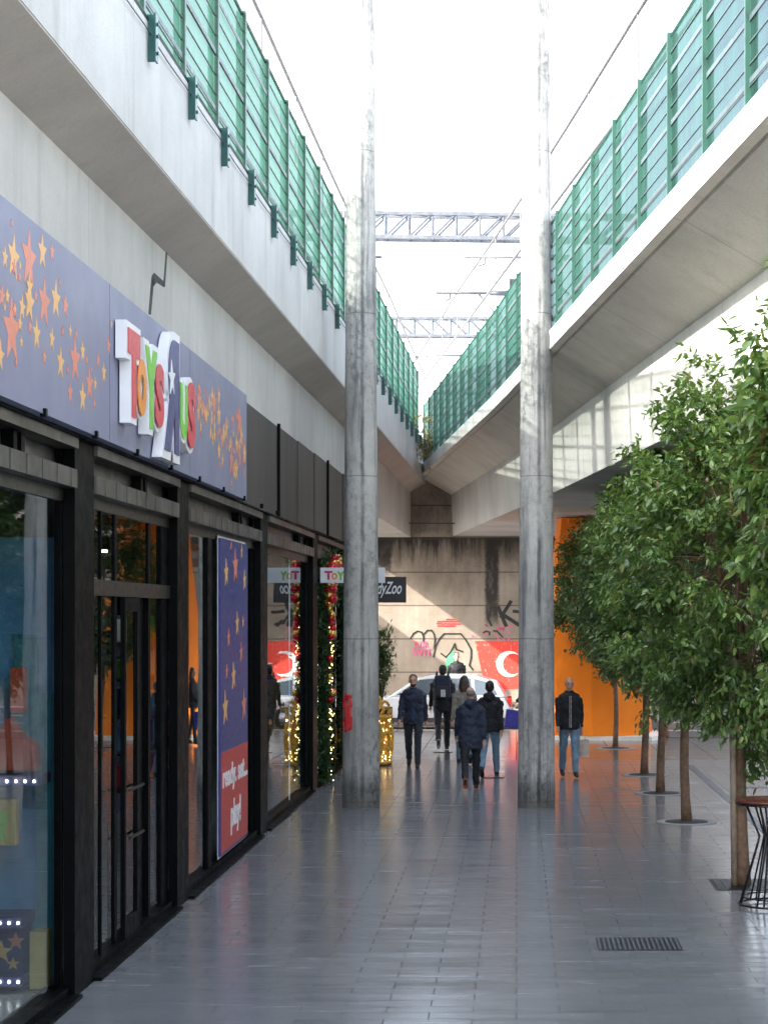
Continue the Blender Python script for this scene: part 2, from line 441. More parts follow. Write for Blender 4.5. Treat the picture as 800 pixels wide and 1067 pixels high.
def text_mesh(body, offset=0., extrude=0., shear=0.):
    cu = bpy.data.curves.new('t', 'FONT'); cu.body = body; cu.offset = offset; cu.extrude = extrude; cu.size = 1; cu.shear = shear
    cu.resolution_u = 6
    ob = bpy.data.objects.new('t', cu); col.objects.link(ob)
    dg = bpy.context.evaluated_depsgraph_get(); dg.update()
    me = bpy.data.meshes.new_from_object(ob.evaluated_get(dg))
    V = [tuple(v.co) for v in me.vertices]; Fc = [list(p.vertices) for p in me.polygons]
    bpy.data.objects.remove(ob); bpy.data.curves.remove(cu); bpy.data.meshes.remove(me)
    return V, Fc
def add_text(mb, body, box, fn, offset=0., thick=.0, mirror=False, ref=None, shear=0.):
    """box=(a0,a1,b0,b1) target in surface coordinates; fn(a,b,t)->3D; offset=glyph swelling"""
    V0, _ = text_mesh(body, ref if ref is not None else offset, 0, shear)
    V, Fc = text_mesh(body, offset, .5, shear)
    xs = [v[0] for v in V0]; ys = [v[1] for v in V0]
    x0, x1, y0, y1 = min(xs), max(xs), min(ys), max(ys)
    def mp(v):
        u = (v[0]-x0)/(x1-x0); w = (v[1]-y0)/(y1-y0)
        if mirror: u = 1-u
        return fn(box[0]+u*(box[1]-box[0]), box[2]+w*(box[3]-box[2]), (v[2]+.5)*thick)
    b = mb.addv([mp(v) for v in V])
    for f in Fc: mb.face([b+i for i in f])
    return mb

def star_pts(ca, cb, r, rot=0., squish=1.):
    out = []
    for k in range(10):
        a = math.pi/2+rot+k*math.pi/5; q = r if k % 2 == 0 else r*.42
        out.append((ca+q*math.cos(a)*squish, cb+q*math.sin(a)))
    return out

# ------------------------------------------------------------------ camera, world, sun
cam = bpy.data.cameras.new('camera'); co = bpy.data.objects.new('camera', cam); col.objects.link(co)
co.location = (0, 0, CH); co.rotation_euler = (R(90), 0, 0)
cam.sensor_fit = 'HORIZONTAL'; cam.sensor_width = 36; cam.lens = 36*F/800
cam.shift_x = (400-VX)/800; cam.shift_y = (VY-533.5)/800
cam.clip_start = .1; cam.clip_end = 3000
scene.camera = co
AZ, EL = R(27), R(32.5)
to_sun = Vector((-math.cos(AZ)*math.cos(EL), -math.sin(AZ)*math.cos(EL), math.sin(EL)))
sl = bpy.data.lights.new('sun', 'SUN'); sl.energy = 2.0; sl.angle = R(.5); sl.color = (1, .945, .86)
so = bpy.data.objects.new('sun', sl); col.objects.link(so)
so.rotation_euler = to_sun.to_track_quat('Z', 'Y').to_euler()
w = bpy.data.worlds.new('World'); scene.world = w; w.use_nodes = True
nt = w.node_tree; nt.nodes.clear()
sky = nt.nodes.new('ShaderNodeTexSky'); sky.sky_type = 'NISHITA'; sky.sun_disc = False
sky.sun_elevation = EL; sky.sun_rotation = math.atan2(to_sun.x, to_sun.y) % (2*math.pi)
sky.air_density = 1.0; sky.dust_density = 3.5; sky.ozone_density = 1.2
hs = nt.nodes.new('ShaderNodeHueSaturation'); hs.inputs['Saturation'].default_value = .5
bg = nt.nodes.new('ShaderNodeBackground'); bg.inputs[1].default_value = .15
wo = nt.nodes.new('ShaderNodeOutputWorld')
nt.links.new(sky.outputs[0], hs.inputs['Color']); nt.links.new(hs.outputs[0], bg.inputs[0]); nt.links.new(bg.outputs[0], wo.inputs[0])
vs = scene.view_settings; vs.view_transform = 'Standard'; vs.look = 'None'; vs.gamma = 1; vs.exposure = 3.0; vs.use_curve_mapping = False
scene.cycles.max_bounces = 10; scene.cycles.transparent_max_bounces = 24; scene.cycles.use_denoising = True
scene.cycles.diffuse_bounces = 5; scene.cycles.glossy_bounces = 4

# ------------------------------------------------------------------ ground
def sheet(name, x0, x1, y0, y1, z, mat, sub=1):
    m = MB(); b = m.addv([(x0, y0, z), (x1, y0, z), (x1, y1, z), (x0, y1, z)]); m.face([b, b+1, b+2, b+3])
    return tag(m.build(name, mat, fixn=False), kind='structure')
sheet('ground', -1500, 1500, -1500, 1500, -.13, M['kerb'])
def slab(name, x0, x1, y0, y1, z0, z1, mat):
    return tag(MB().box(x0, x1, y0, y1, z0, z1).build(name, mat), kind='structure')
YP = 37.4; YK = 47.3
slab('pavement', -3.62, 14, -12, YP, -.12, 0, M['paving'])
slab('plaza', -14, 14, YP, YK-.15, -.12, .0, M['plaza'])
slab('kerb', -40, 40, YK-.15, YK, -.12, .004, M['kerb'])
slab('road', -60, 60, YK, 53.3, -.125, -.11, M['asphalt'])
m = MB()
for k in range(-10, 10): m.box(k*4, k*4+2, 50.25, 50.37, -.11, -.106)
tag(m.build('road_marking', M['white']), kind='structure')
slab('far_pavement', -40, 40, 53.3, 54.4, -.12, .01, M['kerb'])

# ------------------------------------------------------------------ left viaduct
DL = .0103
def LF(D): return lambda a, h: (a+DL*D, D, CH+h)
def extr(name, poly, f, ds, mats, parent=None, pick=None, **k):
    m = MB(); n = len(poly)
    rings = [m.addv([f(d)(*p) for p in poly]) for d in ds]
    for i in range(len(ds)-1):
        for j in range(n):
            m.cur = pick[j] if pick else 0
            j2 = (j+1) % n; m.face([rings[i]+j, rings[i]+j2, rings[i+1]+j2, rings[i+1]+j])
    m.cur = 0
    m.face([rings[0]+j for j in range(n)][::-1]); m.face([rings[-1]+j for j in range(n)])
    return m.build(name, mats, parent, **k)
lv = thing('left_railway_viaduct', 'grey concrete railway viaduct with deep parapet running above the toy shop', 'viaduct', (-3.2, 20, 6.5))
ds = [-15, 0, 10, 20, 30, 40, 50, 54.3]
extr('girder', [(-3.63, 3.56), (-3.63, 2.26), (-5.6, 2.26), (-6.7, 3.5), (-3.9, 3.62)], LF, ds, M['conc_wall'], lv)
extr('parapet', [(-3.2, 3.83), (-3.2, 4.9), (-3.5, 4.9), (-3.5, 3.9)], LF, ds, M['conc_parapet'], lv)
extr('soffit', [(-3.64, 3.562), (-3.205, 3.812), (-3.205, 3.829), (-3.5, 4.5), (-7.5, 4.5), (-7.5, 3.8), (-6.6, 3.562)], LF, ds, M['conc_soffit_l'], lv)
extr('rear_parapet', [(-7.5, 3.8), (-7.8, 3.8), (-7.8, 4.9), (-7.5, 4.9)], LF, ds, M['conc_parapet'], lv)
# stepped open joint in the girder face
jm = MB()
def jq(*px):
    q = []
    for x, y in px:
        D = -3.63/((x-VX)/F-DL); q.append(Vector((-3.63+DL*D-.004, D, CH+(VY-y)*D/F)))
    q2 = [p+Vector((.007, 0, 0)) for p in q]
    n = len(q); a = jm.addv(q); b = jm.addv(q2); jm.face([a+i for i in range(n)]); jm.face([b+i for i in range(n)])
    for i in range(n): jm.face([a+i, a+(i+1) % n, b+(i+1) % n, b+i])
jq((173.2, 257), (174.6, 257), (171.6, 299), (169.8, 298)); jq((158, 287), (160.5, 284), (171.5, 294), (170.5, 299), (163, 294), (158.5, 300))
jq((157.6, 289), (160.4, 291), (157, 328), (154.6, 327))
jm.build('stepped_joint', M['g_black'], lv)

def fence(name, label, f, h0, h1, d0, d1, step, mats, bracket, in_off=0.):
    root = thing(name, label, 'fence', f(d0)(0, h0))
    ds_ = list(np.arange(d0, d1+.01, step)); 
    for d in ds_:
        x, y, z = f(d)(0, h0)
        m = MB(); m.box(x-.045, x+.045, y-.04, y+.04, z-(.0 if bracket else .02), z+(h1-h0)+.03)
        m.box(x+.046, x+.06, y-.055, y+.055, z, z+(h1-h0)+.02) if not bracket else m.box(x-.06, x-.046, y-.055, y+.055, z, z+(h1-h0)+.02)
        post = m.build('post', M['green_steel'], root)
        if bracket:
            b = MB(); b.box(x+.13, x+.145, y-.055, y+.055, z-.33, z+.06); b.box(x+.062, x+.13, y-.012, y+.0, z-.33, z+.06); b.box(x+.046, x+.062, y-.075, y-.058, z-.31, z+.03)
            b.box(x+.046, x+.062, y+.058, y+.075, z-.31, z+.03)
            for zz in (-.26, -.12, -.02): b.tube([(x+.145, y, z+zz), (x+.16, y, z+zz)], .016, 6)
            b.build('bracket', M['green_dark'], root)
    for a, b in zip(ds_[:-1], ds_[1:]):
        m = MB(); P0 = Vector(f(a+.05)(0, h0+.04)); P1 = Vector(f(b-.05)(0, h0+.04)); H = h1-h0-.06
        n = 1; t = .006
        i = m.addv([P0+Vector((-t, 0, 0)), P1+Vector((-t, 0, 0)), P1+Vector((-t, 0, H)), P0+Vector((-t, 0, H)),
                    ])
        m.face([i, i+1, i+2, i+3]); m.build('screen_panel', mats, root, fixn=False)
    H = h1-h0
    for q in range(1, 9):
        z = h0+H*q/9.
        m = MB(); m.tube([f(d)(.012, z) for d in ds_], .008, 5); m.build('rail', M['wire'], root)
    for q in (.12, .44, .76):
        m = MB(); A = []
        for d0_, d1_ in zip(ds_[:-1], ds_[1:]):
            p0 = Vector(f(d0_+.06)(.02, h0+H*q)); p1 = Vector(f(d1_-.06)(.02, h0+H*q))
            i = m.addv([p0, p1, p1+Vector((0, 0, .05)), p0+Vector((0, 0, .05)), p0+Vector((.008, 0, 0)), p1+Vector((.008, 0, 0)), p1+Vector((.008, 0, .05)), p0+Vector((.008, 0, .05))])
            for g in ((0, 1, 2, 3), (4, 5, 6, 7), (0, 1, 5, 4), (3, 2, 6, 7)): m.face([i+k for k in g])
        m.build('perforated_band', M['band'], root)
    m = MB(); m.tube([f(d)(0, h1) for d in ds_], .022, 6); m.build('top_rail', M['green_steel'], root)
    if bracket:
        m = MB(); m.tube([f(d)(.05, h0+.03) for d in ds_], .03, 6); m.build('base_rail', M['wire'], root)
    return root
def LFo(D): return lambda a, h: (-3.27+a+DL*D, D, CH+h)
def LFr(D): return lambda a, h: (-7.65+a+DL*D, D, CH+h)
fence('left_trackside_fence', 'green mesh trackside fence on the left parapet with hanging green brackets', LFo, 4.9, 6.7, 6.45, 51.5, 1.8, M['screen_l'], True)
# sagging cable along the parapet face
m = MB(); pts = []
d = 8.
while d < 50:
    for k in range(4): pts.append((-3.175+DL*d, d, CH+4.80-.018*math.sin(k/4*math.pi)))or None; d += .45
m.tube(pts, .006, 5)
tag(m.build('parapet_cable', M['cable']), 'thin sagging cable along the left parapet face under the fence brackets', 'cable')

# ------------------------------------------------------------------ right viaduct
def XR(D):
    x = 3.724-.1147*D
    if D > 36: x -= .34*((D-36)/18.4)
    return x
def RF(D): return lambda a, h: (XR(D)+a, D, CH+h)
rv = thing('right_railway_viaduct', 'pale concrete railway viaduct curving away above the row of trees', 'viaduct', (3, 20, 6.9))
ds = [-15, 0, 8, 14, 18, 22, 26, 30, 34, 37, 40, 43, 46, 49, 52, 54.3]
extr('parapet', [(0, 4.0), (0, 4.28), (.28, 4.28), (.28, 4.02)], RF, ds, M['conc_parapet'], rv)
extr('soffit', [(0.004, 3.998), (.10, 3.97), (.12, 4.0), (.14, 3.96), (.95, 3.49), (5.4, 3.49), (6.2, 3.95), (6.2, 4.15), (.28, 4.15), (.27, 4.018)], RF, ds, M['conc_soffit'], rv)
extr('girder', [(.952, 3.488), (1.0, 2.3), (4.3, 2.3), (5.3, 3.488)], RF, ds, M['conc_light'], rv)
def RFo(D): return lambda a, h: (XR(D)+.07-a, D, CH+h)
fence('right_trackside_fence', 'green posted acoustic fence with bluish mesh on the right viaduct edge', RFo, 4.28, 5.95, 5.7, 54.5, 1.69, M['screen_r'], False)

fv = thing('far_left_shade_girder', 'unseen concrete girder added beyond the left viaduct to shade the lower abutment wall', 'viaduct', (-12, 30, 7))  # unseen block added to cast the lower edge of the abutment's sun band
MB().box(-14.5, -10.1, -15, 54.3, 5.2, 7.25).build('girder', M['conc_wall'], fv)
# merged deck beyond the abutment + tracks
bd = thing('railway_deck', 'distant concrete railway deck where the two viaducts merge', 'deck', (-2, 60, 7))
MB().box(-9, 7, 54.95, 130, 6.6, 7.2).build('slab', M['conc_wall'], bd)
# abutment wall and pier
ab = thing('abutment_wall', 'stained board marked concrete abutment with graffiti behind the street', 'wall', (-2, 54.4, 0))
MB().box(-16, 12, 54.4, 55.2, -.12, 5.16).build('wall', M['backwall'], ab)
m = MB(); poly = [(-3.16, 5.163), (-3.10, 6.42), (-3.3, 7.15), (-1.5, 7.15), (-1.84, 6.36), (-1.80, 5.163)]
m.prism(poly, lambda a, b: (a, 54.35, b), lambda a, b: (a, 54.93, b)); m.build('pier_head', M['backwall'], ab)
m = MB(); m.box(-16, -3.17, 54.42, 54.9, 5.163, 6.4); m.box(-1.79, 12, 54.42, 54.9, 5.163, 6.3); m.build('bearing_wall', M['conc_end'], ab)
def backflat(name, mats, fill):
    m = MB(); fill(m); return m.build(name, mats, ab, fixn=True)
YW = 54.392
def wp(x, y, off=0.): p = P(x, y, 54.4); return Vector((p.x, YW-off, p.z))
def stroke(m, pts, wd, off=0., mapper=None):
    mp = mapper or (lambda x, y: wp(x, y, off))
    q = [mp(*p) for p in pts]
    for a, b in zip(q[:-1], q[1:]):
        d = (b-a); 
        if d.length < 1e-6: continue
        d.normalize(); nrm = Vector((-d.z, 0, d.x))*wd/2; e = d*wd*.3
        i = m.addv([a-e+nrm, b+e+nrm, b+e-nrm, a-e-nrm, *(v+Vector((0, .006, 0)) for v in (a-e+nrm, b+e+nrm, b+e-nrm, a-e-nrm))])
        for g in ((0, 1, 2, 3), (7, 6, 5, 4), (0, 1, 5, 4), (2, 3, 7, 6), (1, 2, 6, 5), (0, 3, 7, 4)): m.face([i+k for k in g])
def zpx(x, y): return (390+x/5.161, 640+y/5.161)
def poly_flat(m, pts, off=0., t=.005):
    q = [wp(x, y, off) for x, y in pts]; n = len(q)
    a = m.addv(q); b = m.addv([v+Vector((0, t, 0)) for v in q])
    m.face([a+i for i in range(n)]); m.face([b+i for i in range(n)][::-1])
    for i in range(n): m.face([a+i, a+(i+1) % n, b+(i+1) % n, b+i])
backflat('red_flag_mural', M['flag'], lambda m: poly_flat(m, [(494.6, 668), (566, 668), (574, 718), (506, 718.5)]))
def cres(m):
    cx, cy, r1, cx2, r2 = 530.5, 692., 13.6, 534.5, 10.8
    d = cx2-cx; xi = (d*d+r1*r1-r2*r2)/(2*d); yi = math.sqrt(max(0, r1*r1-xi*xi))
    a1 = math.atan2(yi, xi); a2 = math.atan2(yi, xi-d); N = 28
    o = [(cx+r1*math.cos(a1+(2*math.pi-2*a1)*k/N), cy+r1*math.sin(a1+(2*math.pi-2*a1)*k/N)) for k in range(N+1)]
    i = [(cx2+r2*math.cos(a2+(2*math.pi-2*a2)*k/N), cy+r2*math.sin(a2+(2*math.pi-2*a2)*k/N)) for k in range(N+1)]
    for k in range(N): poly_flat(m, [o[k], o[k+1], i[k+1], i[k]], .008)
    poly_flat(m, [(553+6*math.cos(2*math.pi*k/10+math.pi)*(1 if k % 2 == 0 else .4), 692+6*math.sin(2*math.pi*k/10+math.pi)*(1 if k % 2 == 0 else .4)) for k in range(10)], .008)
backflat('white_crescent_and_star', M['g_white'], cres)
def gk(m):
    stroke(m, [(519, 633), (527, 652)], .11, .002); stroke(m, [(532, 627), (522, 643)], .10, .005); stroke(m, [(523, 640), (540, 651)], .11, .008)
    stroke(m, [(535, 637), (545, 638)], .09, .003)
    stroke(m, [(508, 644), (512, 652)], .06, .002)
backflat('black_letter_graffiti', M['g_black'], gk)
def gout(m):
    for pts in ([(195, 130), (210, 105), (232, 92), (255, 98), (265, 125), (262, 150)], [(265, 110), (285, 88), (308, 88), (322, 110), (326, 140), (320, 185)],
                [(318, 230), (330, 170), (352, 130), (375, 106), (465, 106), (495, 145), (520, 190), (520, 235), (510, 275), (530, 300)],
                [(358, 212), (385, 232), (410, 205), (432, 160), (440, 190), (475, 202)], [(585, 100), (600, 92), (620, 98), (618, 112)], [(640, 90), (660, 92), (690, 125)]):
        stroke(m, [zpx(*p) for p in pts], .045, .004)
backflat('black_outline_graffiti', M['g_black'], gout)
def gpk(m):
    add_text(m, 'YLOR', (P(430, 0, 54.4).x, P(446, 0, 54.4).x, P(0, 675, 54.4).z, P(0, 668, 54.4).z), lambda a, b, t: (a, YW-.004-t, b), .012, .004)
    add_text(m, 'WIT', (P(429, 0, 54.4).x, P(450, 0, 54.4).x, P(0, 684, 54.4).z, P(0, 676, 54.4).z), lambda a, b, t: (a, YW-.004-t, b), .02, .004)
    rnd = random.Random(3)
    for k in range(16):
        x = 492+rnd.random()*44; y = 650+rnd.random()*14
        stroke(m, [(x, y), (x+rnd.uniform(-1, 2), y+rnd.uniform(1, 4)), (x+rnd.uniform(1, 4), y+rnd.uniform(0, 4))], .03, .003)
backflat('pink_scrawl_graffiti', M['g_pink'], gpk)
def grd(m):
    rnd = random.Random(5)
    for r_, (x0, x1) in enumerate(((465, 473), (456, 477), (455, 478), (456, 474))):
        y = 645.5+r_*2.3; x = x0
        while x < x1:
            l = rnd.uniform(1.2, 3); stroke(m, [(x, y+rnd.uniform(-.3, .3)), (x+l, y)], .035, .003); x += l+.8
backflat('red_scrawl_graffiti', M['g_red'], grd)
backflat('green_patch_graffiti', M['g_green'], lambda m: poly_flat(m, [zpx(*p) for p in [(385, 250), (400, 215), (430, 190), (425, 240), (440, 275), (405, 290), (375, 300)]], .001))
m = MB(); pts = [(P(x, 544.5+1.5*math.sin((x-390)/155*math.pi)*.6, 53.6)) for x in range(240, 760, 20)]
m.tube(pts, .022, 6); tag(m.build('overhead_cable', M['cable']), 'dark cable strung across below the girders before the stained pier', 'cable')

# orange pier under the right viaduct
op = thing('orange_pier', 'bright orange painted faceted concrete pier beneath the right viaduct', 'pier', (1.8, 44, 0))
m = MB(); bot = [(.48, 44.4), (.72, 43.4), (1.75, 43.2), (2.3, 43.2), (3.05, 43.6), (3.3, 45.4), (.5, 45.4)]
top = [(.95, 44.4), (1.05, 43.7), (1.7, 43.5), (2.1, 43.5), (2.5, 43.8), (2.7, 45.0), (1.0, 45.0)]
a = m.addv([(x, y, 0.1) for x, y in bot]); b = m.addv([(x, y, 5.17) for x, y in top]); n = len(bot)
for i in range(n): m.face([a+i, a+(i+1) % n, b+(i+1) % n, b+i])
m.face([b+i for i in range(n)]); m.face([a+i for i in range(n)]); m.build('shaft', M['orange'], op)
m = MB(); m.prism([(.44, 44.45), (.68, 43.33), (3.12, 43.1), (3.42, 43.6), (3.4, 45.5), (.44, 45.5)], lambda x, y: (x, y, 0), lambda x, y: (x, y, .1)); m.build('plinth', M['g_white'], op)
m = MB(); m.box(.2, 6.5, 45.1, 45.5, 4.45, 4.62); m.box(.2, 6.5, 46.4, 46.8, 4.1, 4.3); m.build('crossbeam', M['conc_end'], op)
m = MB(); m.box(1.2, 3.6, 43.05, 43.4, 5.0, 5.12); m.build('orange_band', M['orange'], op)
# steps and side building to the right
st = thing('stone_steps', 'pale stone steps behind the trees to the right of the orange pier', 'steps', (6, 46, 0))
for k in range(4):
    MB().rbox(3.6, 12, 44.2+k*.55, 46.8, .001+k*.16, .16+k*.16, .012).build('step', M['kerb'], st)
sb = thing('side_building', 'pale rendered building with dark glazing standing far right behind the trees', 'building', (11, 30, 0))
MB().box(9.5, 16, -8, 46, 0, 5.2).build('wall', M['conc_light'], sb)
for k in range(12): 
    wd = MB().box(9.44, 9.5, -6+k*4.2, -3+k*4.2, .3, 3.4).build('window', M['steel_black'], sb)
    MB().box(9.425, 9.436, -5.9+k*4.2, -3.1+k*4.2, .4, 3.3).build('pane', M['car_glass'], wd)

# ------------------------------------------------------------------ two slender columns
for nm, cx, lab in (('a', -2.35, 'tall round weathered concrete column beside the shopfront with a red graffiti mark'), ('b', .30, 'tall round weathered concrete column in the middle of the walkway by the flag mural')):
    t = thing('concrete_column', lab, 'column', (cx, 28.3, 0), 'slender concrete columns in the walkway')
    m = smb(); prof = [(.285, 0), (.283, .3)]
    for k in range(1, 60):
        z = k*.28; prof.append((.283-.0068*z+.002*math.sin(k*1.7), z+.02))
    m.lathe(prof, (cx, 28.3, 0), 48); m.build('shaft', M['column'], t)
    if nm == 'a':
        g = MB()
        def cm(px, y, cx=cx):
            X = (px-VX)*28.05/F; dx = max(-.27, min(.27, X-cx)); yy = 28.3-math.sqrt(.2865**2-dx*dx)-.003
            return Vector((cx+dx, yy, CH+(VY-y)*yy/F))
        for pts in ([(358, 729), (364, 728), (366, 735), (359, 743), (366, 748), (366, 759), (359, 762), (357.5, 752), (362, 743), (357.5, 735), (358.5, 729)], [(360, 732), (361, 758)], [(364, 735), (364.5, 755)], [(359, 725), (366, 726)], [(362, 740), (362, 762)]):
            q = [cm(*p) for p in pts]; g.tube([Vector((v.x, v.y+.004, v.z)) for v in q], .022, 6)
        g.build('red_graffiti', M['g_red'], t)

# ------------------------------------------------------------------ toy shop
XF = -3.34
sh = thing('toy_shop', 'black steel framed glass shopfront of the toy shop under the left viaduct', 'shop', (-3.5, 20, 0))
pil = [(8.0, 8.6), (14.16, 14.80), (18.45, 19.08), (24.45, 25.12), (30.75, 31.42), (36.9, 37.5)]
for a, b in pil:
    m = MB(); m.box(XF-.02, XF, a, b, 0, 4.24); m.box(XF-.095, XF-.02, a+.03, b-.03, 0, 4.24)
    m.build('pillar', M['steel_black'], sh)
for i in range(len(pil)-1):
    a = pil[i][1]+.003; b = pil[i+1][0]-.003
    m = MB(); m.box(XF-.14, XF+.03, a, b, 4.16, 4.24); m.box(XF-.20, XF-.15, a, b, 4.0, 4.235); m.build('upper_beam', M['steel_grey'], sh)
    MB().box(XF-.34, XF-.25, a, b, 3.80, 4.30).build('recess_panel', M['steel_brown'], sh)
    m = MB(); m.box(XF-.12, XF+.02, a, b, 3.86, 4.0)
    k = a+.3
    while k < b: m.box(XF+.021, XF+.026, k, k+.012, 3.862, 3.998); k += .42
    m.build('lintel_beam', M['steel_grey'], sh)
    m = MB(); m.box(XF-.15, XF-.085, a, b, 3.76, 3.858); m.build('head_frame', M['steel_brown'], sh)
    m = MB(); m.box(XF-.22, XF-.04, a, b, 0.002, .09); m.box(XF-.04, XF+.06, a, b, .002, .03); m.build('sill', M['steel_black'], sh)
    for y in (b-1.5, b-1.3): MB().box(XF-.245, XF-.06, y, y+.09, 4.003, 4.155).build('stub_bracket', M['steel_black'], sh)
MB().box(XF-.12, XF+.06, 6, 40, 4.243, 4.262).build('sign_shelf', M['steel_black'], sh)
# upper dark cladding panels with strips
cl = [22.4, 25.8, 27.9, 30.0, 31.9, 34.4, 37.0, 40.0]
for a, b in zip(cl[:-1], cl[1:]): MB().box(-3.615+DL*b, -3.56+DL*b, a+.012, b-.012, 4.264, 5.5).build('cladding_panel', M['cladding'], sh)
for y in (25.8, 31.9): MB().box(-3.56+DL*y, -3.52+DL*y, y-.03, y+.03, 4.264, 5.54).build('cladding_strip', M['steel_black'], sh)
# end and rear walls, floor, ceiling
m = MB(); m.box(-9, XF-.35, 40, 40.2, 0, 5.1); m.box(-9.2, -9, 4, 40.2, 0, 5.1); m.box(-9, XF-.1, 3.8, 4, 0, 5.1); m.box(-9, XF-.35, 4, 40, 4.33, 4.6); m.build('rear_wall', M['room'], sh)
MB().box(-9, XF-.23, 4, 40, .0, .06).build('shop_floor', M['room_floor'], sh)
GX = XF-.105
def pane(a, b, z0=.09, z1=3.76, x=GX, nm='window_pane', par=None):
    return MB().box(x-.012, x, a, b, z0, z1).build(nm, M['glass'], par or sh)
def mull(a, b, z0=.09, z1=3.76, d=.014, x=GX, mat='steel_black', nm='mullion', par=None):
    return MB().box(x-.05, x+d, a, b, z0, z1).build(nm, M[mat], par or sh)
# bay 0 (near display window)
for a, b in ((8.62, 10.7), (10.72, 12.42), (12.44, 14.15)): pane(a, b)
mull(14.15, 14.19, d=.008); mull(8.6, 8.62)
MB().box(GX-.01, GX+.004, 12.423, 12.437, .09, 3.76).build('glass_joint', M['white'], sh)
# bay 1 (doors)
D1 = lambda px: DX(px, GX)
tz0, tz1 = 3.06, 3.19
mull(14.80, 14.90); 
v = [(104, .03), (119, .09), (154.0, .09), (167, .06), (180, .10)]
MB().box(GX-.05, GX+.035, 14.91, 18.44, tz0, tz1).build('transom', M['steel_brown'], sh)
ys = [14.90]
for px, wdt in v:
    y = D1(px); 
    if px == 180: y = 18.28; wdt = .34
    mull(y-wdt/2, y+wdt/2, .09, tz0-.002); mull(y-wdt/2, y+wdt/2, tz1+.002, 3.76)
    ys.append((y-wdt/2, y+wdt/2))
edges = [(14.90, ys[1][0]), (ys[1][1], ys[2][0]), (ys[2][1], ys[3][0]), (ys[3][1], ys[4][0]), (ys[4][1], ys[5][0])]
for i, (a, b) in enumerate(edges):
    pane(a, b, tz1+.002, 3.76)
    if i != 2: pane(a, b, .09, tz0-.002)
# sliding door leaf, partly open
dr = MB(); la, lb = D1(123), D1(138.5); lx = GX+.05
dr.box(lx-.03, lx+.01, la, la+.06, .02, 3.05); dr.box(lx-.03, lx+.01, lb-.09, lb, .02, 3.05); dr.box(lx-.03, lx+.01, la+.06, lb-.09, 2.93, 3.05); dr.box(lx-.03, lx+.01, la+.06, lb-.09, .02, .26)
leaf = dr.build('door', M['steel_black'], sh)
leaf['_o'] = sh['_o']
pane(la+.06, lb-.09, .26, 2.93, lx-.01, 'door_pane', leaf)
for z in (.96, 1.38):
    MB().tube([(lx+.04, la+.05, z), (lx+.04, lb+.02, z)], .014, 6).build('handle', M['black_steel'], leaf)
mull(D1(144.6), D1(153), .09, tz0-.003, .03, x=GX-.06, nm='inner_door_stile')
# bay 2
mull(19.08, 19.2); pane(19.2, 20.72); mull(20.72, 20.98, d=.03); pane(20.98, 24.3); mull(24.3, 24.45)
# bay 3
mull(25.12, 25.2); pane(25.2, 28.4); pane(28.42, 30.6); mull(30.6, 30.75, d=.02)
MB().box(GX-.01, GX+.004, 28.403, 28.417, .09, 3.76).build('glass_joint', M['white'], sh)
# bay 4: garlanded doorway; solid black frame and glass
mull(33.0, 33.15, d=.05); mull(34.9, 35.1, d=.05); pane(31.6, 33.0); pane(33.15, 34.9); pane(35.1, 36.9)
m = MB(); m.box(XF-.3, XF-.02, 37.5, 40, 0, 4.24); m.build('end_wall', M['steel_black'], sh)
# ceiling led strips inside
for y in (25.0,): MB().box(-5.62, -5.38, y, y+.05, 3.74, 3.77).build('led_strip', M['led'], sh)

# window display near camera
wd = thing('window_display', 'blue toy display with red house shape and bulb lined shelves in nearest window', 'display', (-3.9, 14.3, .06))
MB().box(-4.6, -3.53, 14.42, 14.47, .06, 3.5).build('backdrop', M['disp_blue'], wd)
m = MB(); m.box(-3.68, -3.55, 14.36, 14.418, .06, 2.3); m.box(-3.86, -3.68, 14.38, 14.418, 1.9, 2.75); m.build('teal_panel', M['disp_teal'], wd)
m = MB(); m.prism([(-4.4, 1.73), (-3.63, 1.73), (-3.64, 1.92), (-3.74, 1.98), (-3.84, 2.12), (-3.90, 2.02), (-4.4, 2.0)], lambda a, b: (a, 14.1, b), lambda a, b: (a, 14.3, b)); m.build('red_house', M['disp_red'], wd)
MB().box(-3.84, -3.73, 14.2, 14.3, 2.16, 2.5).build('red_sign', M['disp_red'], wd)
m = MB(); m.box(-4.1, -3.80, 14.2, 14.3, 1.15, 1.50); m.build('picture_card', M['disp_yellow'], wd)
m = MB(); m.box(-3.93, -3.88, 14.19, 14.199, 1.18, 1.28); m.prism([(-3.905+.05*math.cos(t_), 1.35+.07*math.sin(t_)) for t_ in np.linspace(0, 5.9, 12)], lambda a, b: (a, 14.19, b), lambda a, b: (a, 14.199, b)); m.build('printed_tree', M['l_green'], wd)
for z in (1.62, .56, .12):
    s_ = MB().box(-4.4, -3.575 if z > 1 else -3.70, 13.98, 14.4, z, z+.075).build('shelf', M['disp_navy'], wd)
    for k in range(11):
        x_ = -3.60-(0 if z > 1 else .12)-k*.068
        b = smb(); b.ell((x_, 13.97, z+.038), (.0095, .006, .012), 8, 6); b.build('bulb', M['bulb'], s_)
MB().box(-4.4, -3.72, 14.1, 14.35, .20, .54).build('navy_base', M['disp_navy'], wd)
MB().box(-3.68, -3.56, 14.15, 14.35, .07, .5).build('yellow_block', M['disp_yellow'], wd)
for (x_, z, r_, c_) in ((-3.88, .36, .09, 1), (-3.77, .44, .07, 0), (-3.79, .27, .05, 1)):
    m = MB(); m.prism(star_pts(x_, z, r_), lambda a, b: (a, 14.09, b), lambda a, b: (a, 14.098, b)); m.build('star', M['star_gold' if c_ else 'star_red'], wd)
